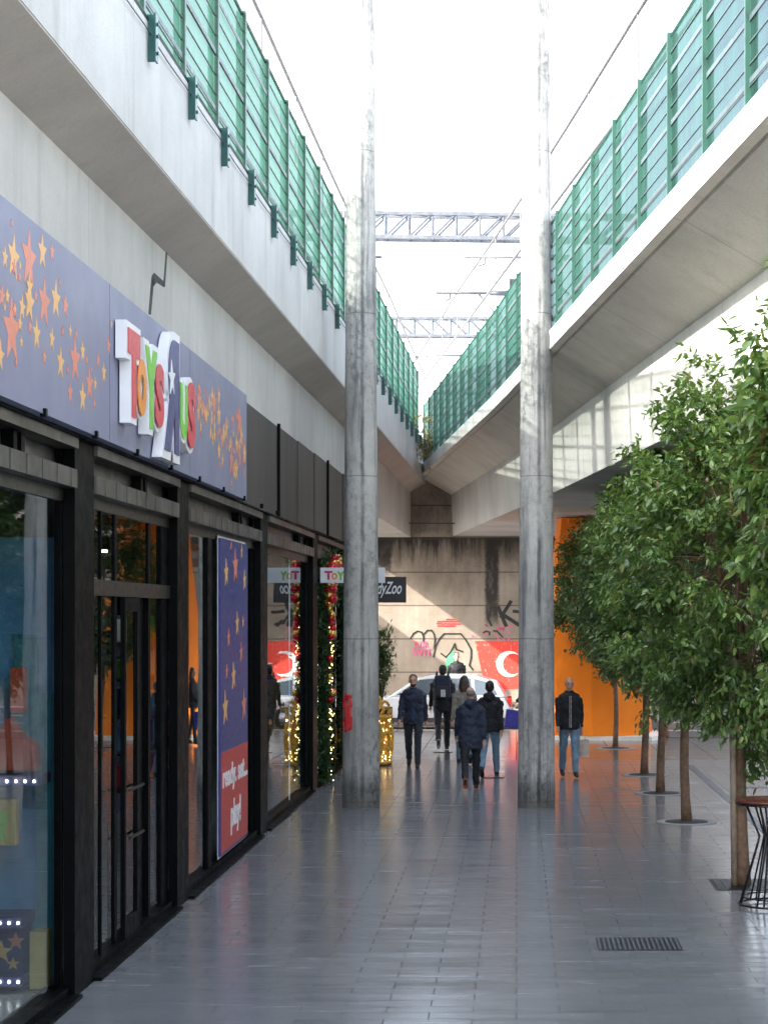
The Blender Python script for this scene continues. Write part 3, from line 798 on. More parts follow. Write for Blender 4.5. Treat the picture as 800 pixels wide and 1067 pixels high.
# toy rack seen through the open door
tr_ = thing('toy_rack', 'dark shop rack of colourful toys seen through the half open sliding door', 'rack', (-5.6, 27, .06))
MB().box(-5.75, -5.7, 25.2, 29.8, .06, 2.9).build('back_panel', M['disp_navy'], tr_)
for z in (.5, 1.0, 1.5, 2.0, 2.5): MB().box(-5.7, -5.3, 25.2, 29.8, z, z+.03).build('shelf', M['black_board'], tr_)
rnd = random.Random(11); cols = ['l_red', 'l_orange', 'l_green', 'disp_blue', 'pink', 'disp_yellow', 'white', 'l_blue']; cn = ['red', 'orange', 'green', 'blue', 'magenta', 'yellow', 'white', 'navy']
rows = ['lowest', 'second', 'middle', 'fourth', 'top']
for r_, z in enumerate((.53, 1.03, 1.53, 2.03, 2.53)):
    for k in range(4):
        q = (r_*3+k*2+r_//2) % 8; y = 26.0+k*.95+rnd.uniform(-.1, .1); wz = rnd.uniform(.22, .36)
        t = thing('toy_box', f'{cn[q]} toy carton, {["nearest", "second", "third", "farthest"][k]} on the {rows[r_]} rack shelf inside the doorway', 'toy box', (-5.5, y, z+.001), 'cartons on the toy rack')
        MB().rbox(-5.62, -5.36, y-.22, y+.22, z+.001, z+wz, .01).build('carton', M[cols[q]], t)
        MB().box(-5.358, -5.352, y-.13, y+.13, z+.06, z+wz-.05).build('front_label', M[cols[(q+3) % 8]], t)
# gold tower inside bay 3
gt = thing('gold_tinsel_tower', 'tall stack of gold tinsel cubes standing inside the far shop window', 'decoration', (-4.0, 32.8, .06))
for k in range(9):
    MB().rbox(-4.12+.01*(k % 2), -3.86, 32.7, 32.98, .08+k*.235, .08+k*.235+.225, .02).build('cube', M['gold'], gt)
gt2 = thing('gold_tinsel_stack', 'lower stack of gold tinsel cubes behind the tall one in the far window', 'decoration', (-4.5, 34.4, .06))
for k in range(7):
    MB().rbox(-4.55, -4.3, 34.2, 34.5, .08+k*.235, .08+k*.235+.225, .02).build('cube', M['gold'], gt2)
m = MB(); m.box(-3.64, -3.49, 31.5, 31.55, .07, 3.7)
tag(m.build('teal_curtain', M['disp_teal']), 'teal banner curtain hanging at the end of the far shop window', 'curtain')

# ------------------------------------------------------------------ big shop sign
SX = -3.2
sg = thing('shop_sign', 'long periwinkle toy shop fascia sign scattered with red and gold stars', 'sign', (SX, 14, 4.26))
m = MB(); m.box(SX-.12, SX, 4.0, 22.2, 4.265, 5.51)
rnd = random.Random(7); import itertools; cnt = itertools.count()
def st_(px, py, hpx, c):
    p = PX(px, py, SX); r_ = hpx/2*p.y/F; m.cur = c
    if p.z+r_ > 5.49 or p.z-r_ < 4.28: return
    sp = star_pts(p.y, p.z, r_, rnd.uniform(-.12, .12), .92)
    m.prism(sp, lambda a, b: (SX-.001, a, b), lambda a, b, e=next(cnt): (SX+.002+e*.00002, a, b))
S = [(30, 270, 68, 1), (46, 315, 56, 1), (12, 345, 76, 1), (14, 268, 52, 2), (44, 262, 40, 2), (58, 312, 44, 2), (23, 320, 28, 2), (38, 348, 36, 2), (68, 318, 28, 1), (18, 226, 26, 1), (5, 268, 26, 2), (2, 308, 26, 1),
     (0, 370, 36, 2), (37, 308, 14, 1), (36, 238, 16, 1), (54, 262, 22, 1), (54, 353, 26, 2), (63, 378, 36, 2), (78, 375, 52, 1), (86, 366, 24, 2), (93, 400, 38, 1), (86, 414, 34, 2), (73, 409, 26, 1), (102, 375, 18, 1),
     (108, 388, 24, 2), (99, 400, 16, 2), (98, 420, 12, 1), (46, 372, 18, 1), (31, 340, 18, 1), (22, 356, 14, 2), (65, 345, 12, 1), (73, 345, 16, 2), (79, 348, 12, 1), (113, 360, 20, 1), (116, 338, 10, 2), (70, 385, 12, 1), (5, 215, 18, 1), (12, 232, 10, 1), (20, 288, 14, 1), (62, 294, 10, 1), (90, 375, 12, 1), (5, 320, 10, 2), (95, 385, 10, 1), (28, 226, 12, 2)]
for s_ in S: st_(*s_)
for k in range(100):
    u = rnd.random(); px = 206+u*49; py = 418+u*62+rnd.gauss(0, 17); st_(px, py, rnd.choice([6, 7, 8, 9, 12, 14, 20, 26]), rnd.choice([1, 2]))
for s_ in [(223, 420, 30, 1), (241, 480, 34, 1), (249, 440, 38, 1), (246, 490, 24, 2), (233, 452, 20, 2), (228, 470, 20, 2), (238, 500, 26, 1)]: st_(*s_)
for k in range(40):
    y = rnd.uniform(9, 12.3); z = 5.35-(y-9)*.12+rnd.gauss(0, .22); px = VX+F*SX/y; py = VY-(z-CH)*F/y; st_(px, py, rnd.choice([10, 18, 30, 44]), rnd.choice([1, 2]))
m.build('fascia_panel', [M['sign_blue'], M['star_red'], M['star_gold']], sg)
for y in (9.6, 14.72, 18.35):
    MB().box(SX-.001, SX+.0012, y, y+.008, 4.27, 5.505).build('panel_seam', M['steel_brown'], sg)
L = [('T', 14.92, 15.40, 4.50, 5.20, 'l_red', 0, .075), ('O', 15.30, 15.66, 4.55, 5.02, 'l_orange', 0, .07), ('Y', 15.62, 16.12, 4.48, 5.16, 'l_green', 0, .06), ('S', 16.06, 16.44, 4.53, 5.08, 'l_red', 0, .06),
     ('R', 16.47, 17.18, 4.36, 5.39, 'l_blue', 1, .075), ('U', 17.24, 17.62, 4.54, 5.05, 'l_green', 0, .06), ('S', 17.63, 18.05, 4.49, 5.12, 'l_red', 0, .06)]
LX = SX+.10
for ch, a, b, z0, z1, mt, mir, off in L:
    bk = MB(); add_text(bk, ch, (a, b, z0, z1), lambda A, B, t: (SX+.012+t, A, B), off+.062, LX-SX-.012-(.012 if ch in 'OS' else 0), mir, off)
    bo = bk.build('letter', M['white'], sg)
    bo['_o'] = sg['_o']
    fc = MB(); add_text(fc, ch, (a, b, z0, z1), lambda A, B, t: (LX+.002+t, A, B), off, .006, mir, off)
    fc.build('letter_face', M[mt], bo)
m = MB(); m.prism(star_pts(16.78, 5.02, .17, .1), lambda a, b: (LX+.009, a, b), lambda a, b: (LX+.015, a, b)); m.build('white_star', M['white'], sg)
for k in range(12):
    y = 8+k*1.55; b = MB(); b.box(SX-.02, SX+.02, y, y+.05, 4.243, 4.30); b.build('clip', M['steel_black'], sg)

# poster on the window (stars and slogan)
po = thing('window_poster', 'blue and red advertising poster with stars fixed over the shop window', 'poster', (-3.3, 22, .14))
PXX = XF-.03
ya, yb = DX(230, PXX), DX(258, PXX)
m = MB(); m.box(PXX-.03, PXX, ya, yb, .14, 3.78); m.build('panel', M['poster_blue'], po)
zr = 1.32; m = MB(); m.box(PXX, PXX+.004, ya+.02, yb-.02, .17, zr); m.build('red_band', M['poster_red'], po)
def pst(px, py, h, c):
    m = MB(); p = PX(px, py, PXX); m.prism(star_pts(p.y, p.z, h/2*p.y/F, .1), lambda a, b: (PXX+.001, a, b), lambda a, b: (PXX+.005, a, b))
    m.build('printed_star', M['star_gold' if c else 'star_red'], po)
for s_ in [(235.5, 597, 30, 1), (245, 590, 38, 0), (251.5, 575, 16, 1), (254.5, 605, 22, 1), (240.5, 568, 10, 0), (234.5, 738, 38, 1), (254, 735, 36, 0), (247, 650, 26, 1), (238, 665, 20, 0), (251, 680, 22, 0), (243, 705, 30, 1), (236, 700, 16, 0), (253, 648, 12, 1)]: pst(*s_)
m = MB(); fn = lambda a, b, t: (PXX+.0045+t, a, b)
add_text(m, 'ready. set...', (ya+.12, yb-.06, .83, 1.16), fn, .03, .004); m.build('slogan_line', M['white'], po)
m = MB(); add_text(m, 'play!', (ya+.72, yb-.62, .30, .72), fn, .03, .004); m.build('slogan_line', M['white'], po)
m = MB(); m.box(PXX-.034, PXX-.0305, ya-.03, yb+.03, .11, 3.81); m.build('border', M['white'], po)

# projecting signs
def hsign(name, label, x0, x1, y0, y1, D, t, bm_, texts, group=None):
    r_ = thing(name, label, 'sign', ((x0-VX)*D/F, D, CH+(VY-(y0+y1)/2)*D/F))
    a = P(x0, y1, D); b = P(x1, y0, D)
    MB().rbox(a.x, b.x, D, D+t, a.z, b.z, .006).build('board', M[bm_], r_)
    MB().tube([(XF, D+t/2, (a.z+b.z)/2), (a.x, D+t/2, (a.z+b.z)/2)], .02, 6).build('bracket', M['black_steel'], r_)
    for s_, tx0, tx1, ty0, ty1, mt, off, shr in texts:
        m = MB(); p = P(tx0, ty1, D); q = P(tx1, ty0, D)
        add_text(m, s_, (p.x, q.x, p.z, q.z), lambda A, B, tt: (A, D-.002-tt, B), off, .005, shear=shr); m.build('lettering', M[mt], r_)
    return r_
hsign('projecting_sign', 'white projecting sign with coloured toy lettering by the garlanded doorway', 333.5, 401, 591.5, 607.5, 31.55, .06, 'white',
      [('T', 338, 346.5, 595, 604, 'pink', .045, 0), ('O', 345.5, 351.5, 597, 604, 'l_orange', .05, 0), ('Y', 351, 359, 595.5, 604.5, 'l_green', .05, 0)])
hsign('projecting_sign', 'black projecting sign with white script lettering right of the near column', 366, 423, 601, 628, 36.6, .08, 'black_board',
      [('CandyZoo', 378, 418.5, 606, 623, 'white', .015, .35)])

# ------------------------------------------------------------------ leaves
def leaves(name, pos, dirs, size, mat, parent, width=.50, seed=0, curl=.25, thing_o=None):
    rg = np.random.default_rng(seed); n = len(pos)
    d = dirs/np.linalg.norm(dirs, axis=1, keepdims=True)
    up = np.tile(np.array([0, 0, 1.]), (n, 1))+rg.normal(0, .45, (n, 3))
    s = np.cross(d, up); s /= np.linalg.norm(s, axis=1, keepdims=True)+1e-9
    nn = np.cross(s, d)
    L = size*rg.uniform(.6, 1.25, n)[:, None]; W = L*width*rg.uniform(.8, 1.2, n)[:, None]
    c = L*curl*rg.uniform(.2, 1.6, n)[:, None]
    def pt(u, v, z): return pos+d*L*u+s*W*v+nn*(z)
    V = np.stack([pt(0, 0, 0*c), pt(.3, .46, .06*c), pt(.68, .36, -.3*c), pt(1., 0, -.9*c), pt(.68, -.36, -.3*c), pt(.3, -.46, .06*c), pt(.32, 0, -.12*L), pt(.68, 0, -.3*c-.1*L)], 1)
    V = V.reshape(-1, 3)
    base = (np.arange(n)*8)[:, None]
    tri = np.array([[0, 1, 6], [2, 3, 7], [0, 6, 5], [3, 4, 7]]); quad = np.array([[1, 2, 7, 6], [6, 7, 4, 5]])
    me = bpy.data.meshes.new(name)
    o_ = np.array(parent['_o']) if parent is not None else np.zeros(3)
    me.vertices.add(n*8); me.vertices.foreach_set('co', (V-o_).ravel())
    tl = (base[:, None, :]+tri[None]).reshape(-1); ql = (base[:, None, :]+quad[None]).reshape(-1)
    me.loops.add(len(tl)+len(ql)); me.loops.foreach_set('vertex_index', np.concatenate([tl, ql]).astype(np.int32))
    nt_, nq = n*4, n*2
    me.polygons.add(nt_+nq)
    me.polygons.foreach_set('loop_start', np.concatenate([np.arange(nt_)*3, nt_*3+np.arange(nq)*4]).astype(np.int32))
    me.polygons.foreach_set('use_smooth', np.ones(nt_+nq, bool))
    me.update(calc_edges=True); me.materials.append(mat)
    o = bpy.data.objects.new(name, me); col.objects.link(o)
    if parent is not None: o.parent = parent
    return o

def tree(x, y, zc, rx, rz, n, size, seed, label, mat='leaf', lean=.0, trunk_r=.060):
    rg = np.random.default_rng(seed); rnd = random.Random(seed)
    t = thing('evergreen_tree', label, 'tree', (x, y, 0), 'row of clipped evergreen trees along the walkway')
    # clump centres through the volume, biased to the shell
    K = 430; C = []
    while len(C) < K:
        v = rg.normal(0, 1, 3); v /= np.linalg.norm(v)
        rr = (.42+.58*rg.random()**.5)
        bump = 1+.22*noise.noise(Vector(v)*1.7+Vector((seed, 0, 0)))+.12*noise.noise(Vector(v)*4+Vector((0, seed, 0)))
        p = v*rr*bump
        p[2] = p[2]*(1 if p[2] > 0 else .92)
        # egg shape: wide low, narrow top
        sc = 1.0-.12*max(0, p[2])
        C.append(((p[0]*rx*sc, p[1]*rx*sc, p[2]*rz), v))
    per = n//K; Ps = []; Ds = []
    tw = MB()
    for (cx, cy, cz), v in C:
        out = np.array([v[0], v[1], v[2]*.6-.1]); out /= np.linalg.norm(out)
        L = rg.uniform(.14, .30)
        tt = rg.uniform(-.5, 1, per)[:, None]
        axis = out+rg.normal(0, .28, 3); axis /= np.linalg.norm(axis)
        base = np.array([cx, cy, cz])
        ps = base+axis*tt*L+rg.normal(0, .055, (per, 3))
        dd = axis*.55+rg.normal(0, .62, (per, 3)); dd[:, 2] -= .30
        Ps.append(ps); Ds.append(dd)
        if rnd.random() < .4:
            tw.tube([base*.4, base*.6, base*.82], [.012, .007, .003], 4, False)
    Ps = np.concatenate(Ps)+np.array([x+lean, y, zc]); Ds = np.concatenate(Ds)
    leaves('crown', Ps, Ds, size, M[mat], t, seed=seed)
    tw.v = [(a+x+lean, b+y, c+zc) for a, b, c in tw.v]
    tr = smb(); z0 = zc-rz*.35; pts = []; rs = []
    for k in range(10):
        u = k/9; pts.append((x+lean*u+.018*math.sin(u*7+seed), y+.015*math.cos(u*6+seed), z0*u-.01)); rs.append(trunk_r*(1.15-.35*u) if k else trunk_r*1.35)
    tr.tube(pts, rs, 12)
    top = Vector(pts[-1])
    for k in range(7):
        a = k*2.4+seed; q = top+Vector((math.cos(a)*rx*.5, math.sin(a)*rx*.5, rz*(.3+.5*rnd.random())))
        tr.tube([top-Vector((0, 0, .3)), top.lerp(q, .5)+Vector((0, 0, .1)), q], [.045, .03, .012], 7)
    tr.tube([top-Vector((0, 0, .1)), top+Vector((.03, 0, rz*.6)), top+Vector((0, .03, rz*1.1))], [.06, .035, .012], 8)
    tro = tr.build('trunk', M['bark'], t); tro['_o'] = t['_o']
    tw.build('twigs', M['bark'], tro, fixn=False)
    return t
tree(2.62, 13.3, 4.05, 1.08, 2.0, 22500, .102, 21, 'nearest clipped evergreen tree, mostly cut off by the right edge, largest leaves', trunk_r=.08)
t20 = tree(2.41, 20.1, 3.5, 1.24, 2.2, 27500, .094, 2, 'large evergreen tree with wooden stake standing directly behind the bar table', trunk_r=.072)
tree(2.38, 26.2, 3.60, 1.30, 2.15, 27500, .092, 3, 'evergreen tree standing in a pale round pit, second back from the bar table', lean=-.05)
tree(2.35, 30.4, 3.45, 1.25, 1.9, 24500, .092, 4, 'evergreen tree in the middle of the row with a thick dark trunk', 'leaf_far', .03)
tree(2.33, 33.9, 3.45, 1.32, 1.9, 24500, .092, 5, 'evergreen tree standing between the middle tree and the farthest tree', 'leaf_far')
tree(2.15, 40.7, 3.35, 1.35, 1.9, 20600, .096, 6, 'farthest evergreen tree, in front of the orange pier', 'leaf_far', trunk_r=.05)
s_ = smb(); s_.tube([(2.33, 20.02, -.01), (2.30, 20.0, 2.6)], .034, 8); s_.build('stake', M['stake'], t20)
# tree pits
def pit(x, y, r_, label, sq=False):
    t = thing('tree_pit', label, 'tree pit', (x, y, 0), 'tree pits set in the paving')
    if sq:
        MB().box(x-.31, x+.75, y-.42, y+.42, .0005, .006).build('grate', M['grate'], t)
        m = MB()
        for k in range(12):
            m.box(x-.27+k*.083, x-.27+k*.083+.018, y-.38, y+.38, .0065, .012)
        m.build('grate_bars', M['black_steel'], t)
    else:
        m = smb(); m.lathe([(r_, .0), (r_, .008), (r_-.10, .010), (r_-.115, .003)], (x, y, 0), 40); m.build('rim', M['ring'], t)
        m = smb(); m.lathe([(r_-.118, .0035), (r_-.125, .012), (.01, .03)], (x, y, 0), 32); m.build('soil', M['soil'], t)
pit(2.41, 20.1, .4, 'square dark iron tree grate round the trunk behind the bar table', True)
pit(2.38, 26.2, .42, 'pale ringed round tree pit nearest the camera')
pit(2.35, 30.4, .42, 'round tree pit under the middle tree')
pit(2.33, 33.9, .42, 'round tree pit between the middle and farthest trees')
pit(2.15, 40.7, .42, 'small dark tree pit farthest away by the orange pier')

# ------------------------------------------------------------------ floor fittings
def grating(name, label, x0, x1, y0, y1, n, cross=False):
    t = thing(name, label, 'drain', ((x0+x1)/2, y0, 0))
    MB().box(x0, x1, y0, y1, .0005, .004).build('frame', M['grate'], t)
    m = MB(); w_ = (x1-x0)/n
    for k in range(n): m.box(x0+k*w_+w_*.2, x0+k*w_+w_*.62, y0+.03, y1-.03, .0045, .009)
    m.build('bars', M['galv'] if not cross else M['black_steel'], t)
grating('drain_grate', 'rectangular slatted iron drain grate in the foreground paving', .71, 1.44, 16.15, 16.80, 17)
grating('slot_drain', 'small slot drain behind the walking group on the left', -1.75, -1.35, 39.3, 39.55, 6, True)
grating('slot_drain', 'small slot drain at the feet of the pair in jeans', -.62, -.22, 33.15, 33.4, 6, True)
grating('slot_drain', 'small slot drain on the reddish paving right of the trees', 3.75, 4.25, 31.3, 31.6, 6, True)
m = MB(); m.box(3.27, 3.40, 22.0, 36.0, .0005, .005); tag(m.build('channel_drain', M['grate']), 'long dark channel drain running beside the tree row', 'drain')

# bar table
bt = thing('bar_table', 'round bar table with red brown top and black hourglass wire legs', 'table', (2.55, 18.6, 0))
c = (2.55, 18.6, 0)
m = smb(); m.lathe([(.36, 1.035), (.38, 1.045), (.38, 1.062), (.37, 1.068)], c, 48); m.build('tabletop', M['table_red'], bt)
m = smb(); m.lathe([(.375, 1.018), (.375, 1.033)], c, 48); m.build('top_rim', M['black_steel'], bt)
for k in range(6):
    a = R(180)+k*math.pi/3
    m = smb()
    for da in (-.11, .11):
        pts = [(c[0]+r_*math.cos(a+da*q), c[1]+r_*math.sin(a+da*q), z) for r_, z, q in ((.27, 1.02, 1), (.135, .70, .5), (.15, .64, .6), (.33, .02, 1))]
        m.tube(pts, .010, 6)
    m.build('leg', M['black_steel'], bt)
m = smb(); m.tube([(c[0]+.335*math.cos(2*math.pi*k/36), c[1]+.335*math.sin(2*math.pi*k/36), .03) for k in range(37)], .012, 6, False); m.build('base_ring', M['black_steel'], bt)
m = smb(); m.tube([(c[0]+.30*math.cos(2*math.pi*k/36), c[1]+.30*math.sin(2*math.pi*k/36), .10) for k in range(37)], .008, 6, False); m.build('foot_ring', M['black_steel'], bt)
m = smb(); m.lathe([(.17, 0), (.185, .03), (.165, .5), (.14, 1.0), (.12, 1.1), (.1, 1.13)], (3.23, 23.0, 0), 28)
tag(m.build('white_bollard', M['white']), 'white tapered bollard cut by the right edge behind the bar table', 'bollard')

# ------------------------------------------------------------------ garland doorway
ga = thing('christmas_garland', 'evergreen christmas garland with red and gold baubles round a shop doorway', 'garland', (-3.2, 33, 0))
path = [(-3.27, 31.95, z) for z in np.linspace(.05, 3.7, 60)]+[(-3.27+.05*math.sin(u*3), 31.95+u, 3.72+.05*math.sin(u*4)) for u in np.linspace(0, 3.6, 60)]+[(-3.25, 35.55, z) for z in np.linspace(3.7, .05, 50)]
path = np.array(path); rg = np.random.default_rng(8)
idx = rg.integers(0, len(path), 11000); pos = path[idx]+rg.normal(0, .06, (11000, 3)); tp = path[idx][:, 2] > 3.2
pos[tp] += rg.normal(0, .10, (tp.sum(), 3))
leaves('greenery', pos, rg.normal(0, 1, (11000, 3)), .09, M['leaf_dark'], ga, .3, 8)
rnd = random.Random(4)
nb = 0
for k in range(95):
    i = rnd.choice([rnd.randrange(20, 60), rnd.randrange(50, 95), rnd.randrange(46, 70), rnd.randrange(46, 70), rnd.randrange(120, 170)]); p = path[i]
    if p[2] < 1.0 and rnd.random() < .8: continue
    r_ = rnd.choice([.06, .075, .09] if p[2] > 3 else [.045, .055, .065])
    m = smb(); a = rnd.uniform(0, 6.28); m.ell((p[0]+.11+.03*math.cos(a), p[1]-.12*rnd.random(), p[2]+rnd.uniform(-.12, .12)), (r_,)*3, 14, 10)
    m.build('bauble', M['bauble_red'] if rnd.random() < .62 else M['bauble_gold'], ga)
m = MB()
for k in range(260):
    p = path[rnd.randrange(len(path))]; m.ell((p[0]+.1+rnd.uniform(-.02, .05), p[1]+rnd.uniform(-.12, .1), p[2]+rnd.uniform(-.1, .1)), (.009,)*3, 6, 4)
tag(m.build('fairy_lights', M['fairy'], ga), kind='stuff')

# gold wire gift ornament
gg = thing('gold_gift_ornament', 'big gold tinsel gift ornament with bow standing behind the graffitied column', 'decoration', (-2.9, 36, 0))
gx, gy, gw = -2.90, 36.2, .5
m = smb(); prof = []
for k in range(14):
    a = math.pi*2*k/14
    pts = []
    for j in range(9):
        z = .05+j*.11; bul = gw*(.86+.14*math.sin(j/8*math.pi))
        pts.append((gx+bul*math.cos(a), gy+bul*math.sin(a), z))
    m.tube(pts, .035, 6)
for z in (.06, .35, .62, .93): m.tube([(gx+gw*.95*math.cos(2*math.pi*k/30), gy+gw*.95*math.sin(2*math.pi*k/30), z) for k in range(31)], .04, 6, False)
m.build('wire_body', M['gold'], gg)
m = smb(); m.lathe([(gw*.80, .06), (gw*.84, .5), (gw*.80, .92), (.1, .96)], (gx, gy, 0), 28); m.build('tinsel_fill', M['gold'], gg)
m = smb()
for sgn in (-1, 1):
    m.tube([(gx+sgn*(.02+.26*math.sin(t_)), gy, 1.0+.20*(1-math.cos(t_))) for t_ in np.linspace(0, math.pi*1.6, 14)], .04, 6)
m.tube([(gx+.42, gy-.1, .96), (gx+.46, gy-.1, 1.08), (gx+.36, gy-.1, 1.12), (gx+.30, gy-.1, .98)], .035, 6)
m.tube([(gx+.36+.07*math.cos(t_), gy, 1.15+.07*math.sin(t_)) for t_ in np.linspace(0, 6.28, 14)], .028, 6)
m.build('bow', M['gold'], gg)

m = MB(); rnd = random.Random(9)
for k in range(420):
    a = rnd.uniform(0, 6.28); z = rnd.uniform(.05, 1.2); q = gw*(.93 if z < .95 else .45)
    m.ell((gx+q*math.cos(a), gy+q*math.sin(a)-.02, z), (.010,)*3, 6, 4)
tag(m.build('fairy_lights', M['fairy'], gg), kind='stuff')
# potted shrub
ps = thing('potted_shrub', 'dark potted shrub in a tall black planter right behind the near column', 'plant', (-2.87, 39.6, 0))
m = MB(); m.prism([(-.24, -.24), (.24, -.24), (.24, .24), (-.24, .24)], lambda a, b: (-2.87+a*.8, 39.6+b*.8, 0), lambda a, b: (-2.87+a, 39.6+b, .95)); m.build('planter', M['black_board'], ps, bevel=.01)
rg = np.random.default_rng(31); K = 90; cs = rg.normal(0, 1, (K, 3))*np.array([.11, .11, .38])+np.array([-2.88, 39.6, 1.9])
pos = np.repeat(cs, 28, 0)+rg.normal(0, .06, (K*28, 3)); dd = np.repeat(cs-np.array([-2.87, 39.6, 1.6]), 28, 0)+rg.normal(0, .3, (K*28, 3))
leaves('foliage', pos, dd, .085, M['leaf_far'], ps, .35, 31)
m = smb(); 
for k in range(10): m.tube([(-2.87, 39.6, .93), (-2.87+.1*math.cos(k), 39.6+.1*math.sin(k), 1.5), tuple(cs[k*7])], [.015, .01, .004], 6)
m.build('stems', M['bark'], ps)

# bush on the right parapet
pb = thing('parapet_bush', 'small yellowing bush growing at the far end of the right fence', 'bush', (XR(50.5)-.05, 50.5, 7.1))
rg = np.random.default_rng(41); base = np.array([XR(50.5)-.10, 50.4, 7.1]); cs = rg.normal(0, 1, (60, 3))*np.array([.22, .22, .38])+base+np.array([0, 0, .65])
pos = np.repeat(cs, 18, 0)+rg.normal(0, .05, (60*18, 3)); leaves('foliage', pos, rg.normal(0, 1, (60*18, 3)), .065, M['leaf_dry'], pb, .5, 41)
m = smb()
for k in range(22): m.tube([tuple(base), tuple(base*.4+cs[k]*.6), tuple(cs[k])], [.012, .008, .003], 5)
m.build('stems', M['bark'], pb)

# ------------------------------------------------------------------ catenary
def truss(D, x0, x1, z0, z1, slope, lean, label, px):
    t = thing('catenary_truss', label, 'truss', (x0, D, z0))
    for dy in (0, .45):
        for z in (z0, z1):
            m = MB(); m.box(x0, x1, D+dy-.045, D+dy+.045, z-.045, z+.045)
            m.v = [(a, b, c+slope*(a-x0)) for a, b, c in m.v]; m.build('chord', M['galv'], t)
    m = MB(); n = int((x1-x0)/px)
    for k in range(n+1):
        x = x0+k*px
        for dy in (0, .45):
            m.tube([(x, D+dy, z0), (x, D+dy, z1)], .034, 6)
            if k < n:
                m.tube([(x, D+dy, z0 if lean > 0 else z1), (x+px, D+dy, z1 if lean > 0 else z0)], .034, 6)
        m.tube([(x, D, z0), (x, D+.45, z0)], .02, 5); m.tube([(x, D, z1), (x+px*.9, D+.45, z1)], .02, 5)
    m.v = [(a, b, c+slope*(a-x0)) for a, b, c in m.v]; m.build('lattice', M['galv'], t)
    return t
truss(49, -8.4, 3.35, 12.88, 13.5, -.012, 1, 'nearer galvanised lattice truss spanning between the two viaducts', .62)
truss(68, -9.0, 4.0, 13.1, 13.74, -.004, -1, 'farther galvanised lattice truss spanning above the tracks', .66)
def mast(x, D, z0, z1, label, arm=None):
    t = thing('catenary_mast', label, 'mast', (x, D, z0), 'catenary masts on the viaducts')
    m = MB(); m.box(x-.09, x-.075, D-.09, D+.09, z0, z1); m.box(x+.075, x+.09, D-.09, D+.09, z0, z1); m.box(x-.075, x+.075, D-.008, D+.008, z0, z1)
    m.build('pole', M['galv'], t)
    if arm:
        xa, za = arm
        m = smb(); m.tube([(x, D, za), (xa, D, za+.02)], .04, 6); m.tube([(x, D, za-1.1), (x+(xa-x)*.45, D, za)], .03, 6); m.tube([(xa+(x-xa)*.18, D, za), (xa+(x-xa)*.18, D, za-.14), (xa+(x-xa)*.12, D, za-.2)], .028, 5)
        m.build('cantilever', M['cable'], t)
        m = smb(); s0 = x+(xa-x)*.12; m.tube([(x+(xa-x)*.06, D, za), (x+(xa-x)*.30, D, za+.006)], .07, 8); m.build('insulator', M['galv'], t)
mast(1.5, 45, 7.0, 12.2, 'mast behind the right fence with the nearest cantilever arm', (-1.25, 11.50))
mast(-.1, 50, 7.0, 11.9, 'mast behind the right fence with the second cantilever arm', (-2.15, 11.5))
mast(3.2, 49.2, 7.0, 13.7, 'mast carrying the right end of the nearer truss')
mast(-8.3, 49.2, 7.3, 13.7, 'mast carrying the left end of the nearer truss')
mast(3.9, 68.2, 7.2, 13.9, 'mast carrying the right end of the farther truss'); mast(-8.9, 68.2, 7.2, 13.9, 'mast carrying the left end of the farther truss')
mast(-6.6, 46.5, 7.3, 12.4, 'mast behind the left fence with its arm beside the column', (-3.35, 11.78))
mast(-1.2, 66, 7.2, 12.2, 'mast beyond the second arm with a short cantilever', (-3.6, 12.05))
mast(-1.6, 76, 7.2, 12.0, 'distant mast below the farther truss on the right track', (-4.1, 11.9))
mast(-6.4, 74, 7.2, 12.4, 'distant mast on the left track with a short arm', (-4.2, 12.25))
mast(-5.7, 92, 7.2, 12.2, 'far mast in the gap between the fences, left one', (-4.0, 11.9)); mast(-3.0, 96, 7.2, 12.4, 'far mast in the gap between the fences, right one', (-5.2, 12.0))
mast(-5.2, 112, 7.2, 12.6, 'farthest thin mast in the gap between the fences', (-6.6, 12.2))
def xw(D): return 2.02-.143*(D-29.2)
m = smb(); m.tube([(xw(d), d, CH+9.62-.15*math.sin(((d-29) % 27)/27*math.pi)) for d in np.arange(0, 121, 3.)], .034, 5); tag(m.build('messenger_wire', M['cable']), 'upper overhead wire above the right viaduct', 'wire')
m = smb(); m.tube([(xw(d)-.02, d, CH+8.3) for d in np.arange(0, 121, 3.)], .036, 5); cw = tag(m.build('contact_wire', M['cable']), 'lower overhead contact wire above the right viaduct, hung by droppers', 'wire')
cw['_o'] = (0, 0, 0)
for d in np.arange(4, 118, 4.3): MB().tube([(xw(d), d, CH+8.3), (xw(d), d, CH+9.6)], .02, 5).build('dropper', M['cable'], cw)
m = smb(); m.tube([(-4.4+DL*d, d, CH+9.62-.12*math.sin(((d-29) % 27)/27*math.pi)) for d in np.arange(0, 121, 3.)], .034, 5); lw_ = tag(m.build('messenger_wire', M['cable']), 'overhead wire running above the left fence', 'wire'); lw_['_o'] = (0, 0, 0)
for d in np.arange(30, 118, 4.3): MB().tube([(-4.4+DL*d, d, CH+8.3), (-4.4+DL*d, d, CH+9.6)], .02, 5).build('dropper', M['cable'], lw_)

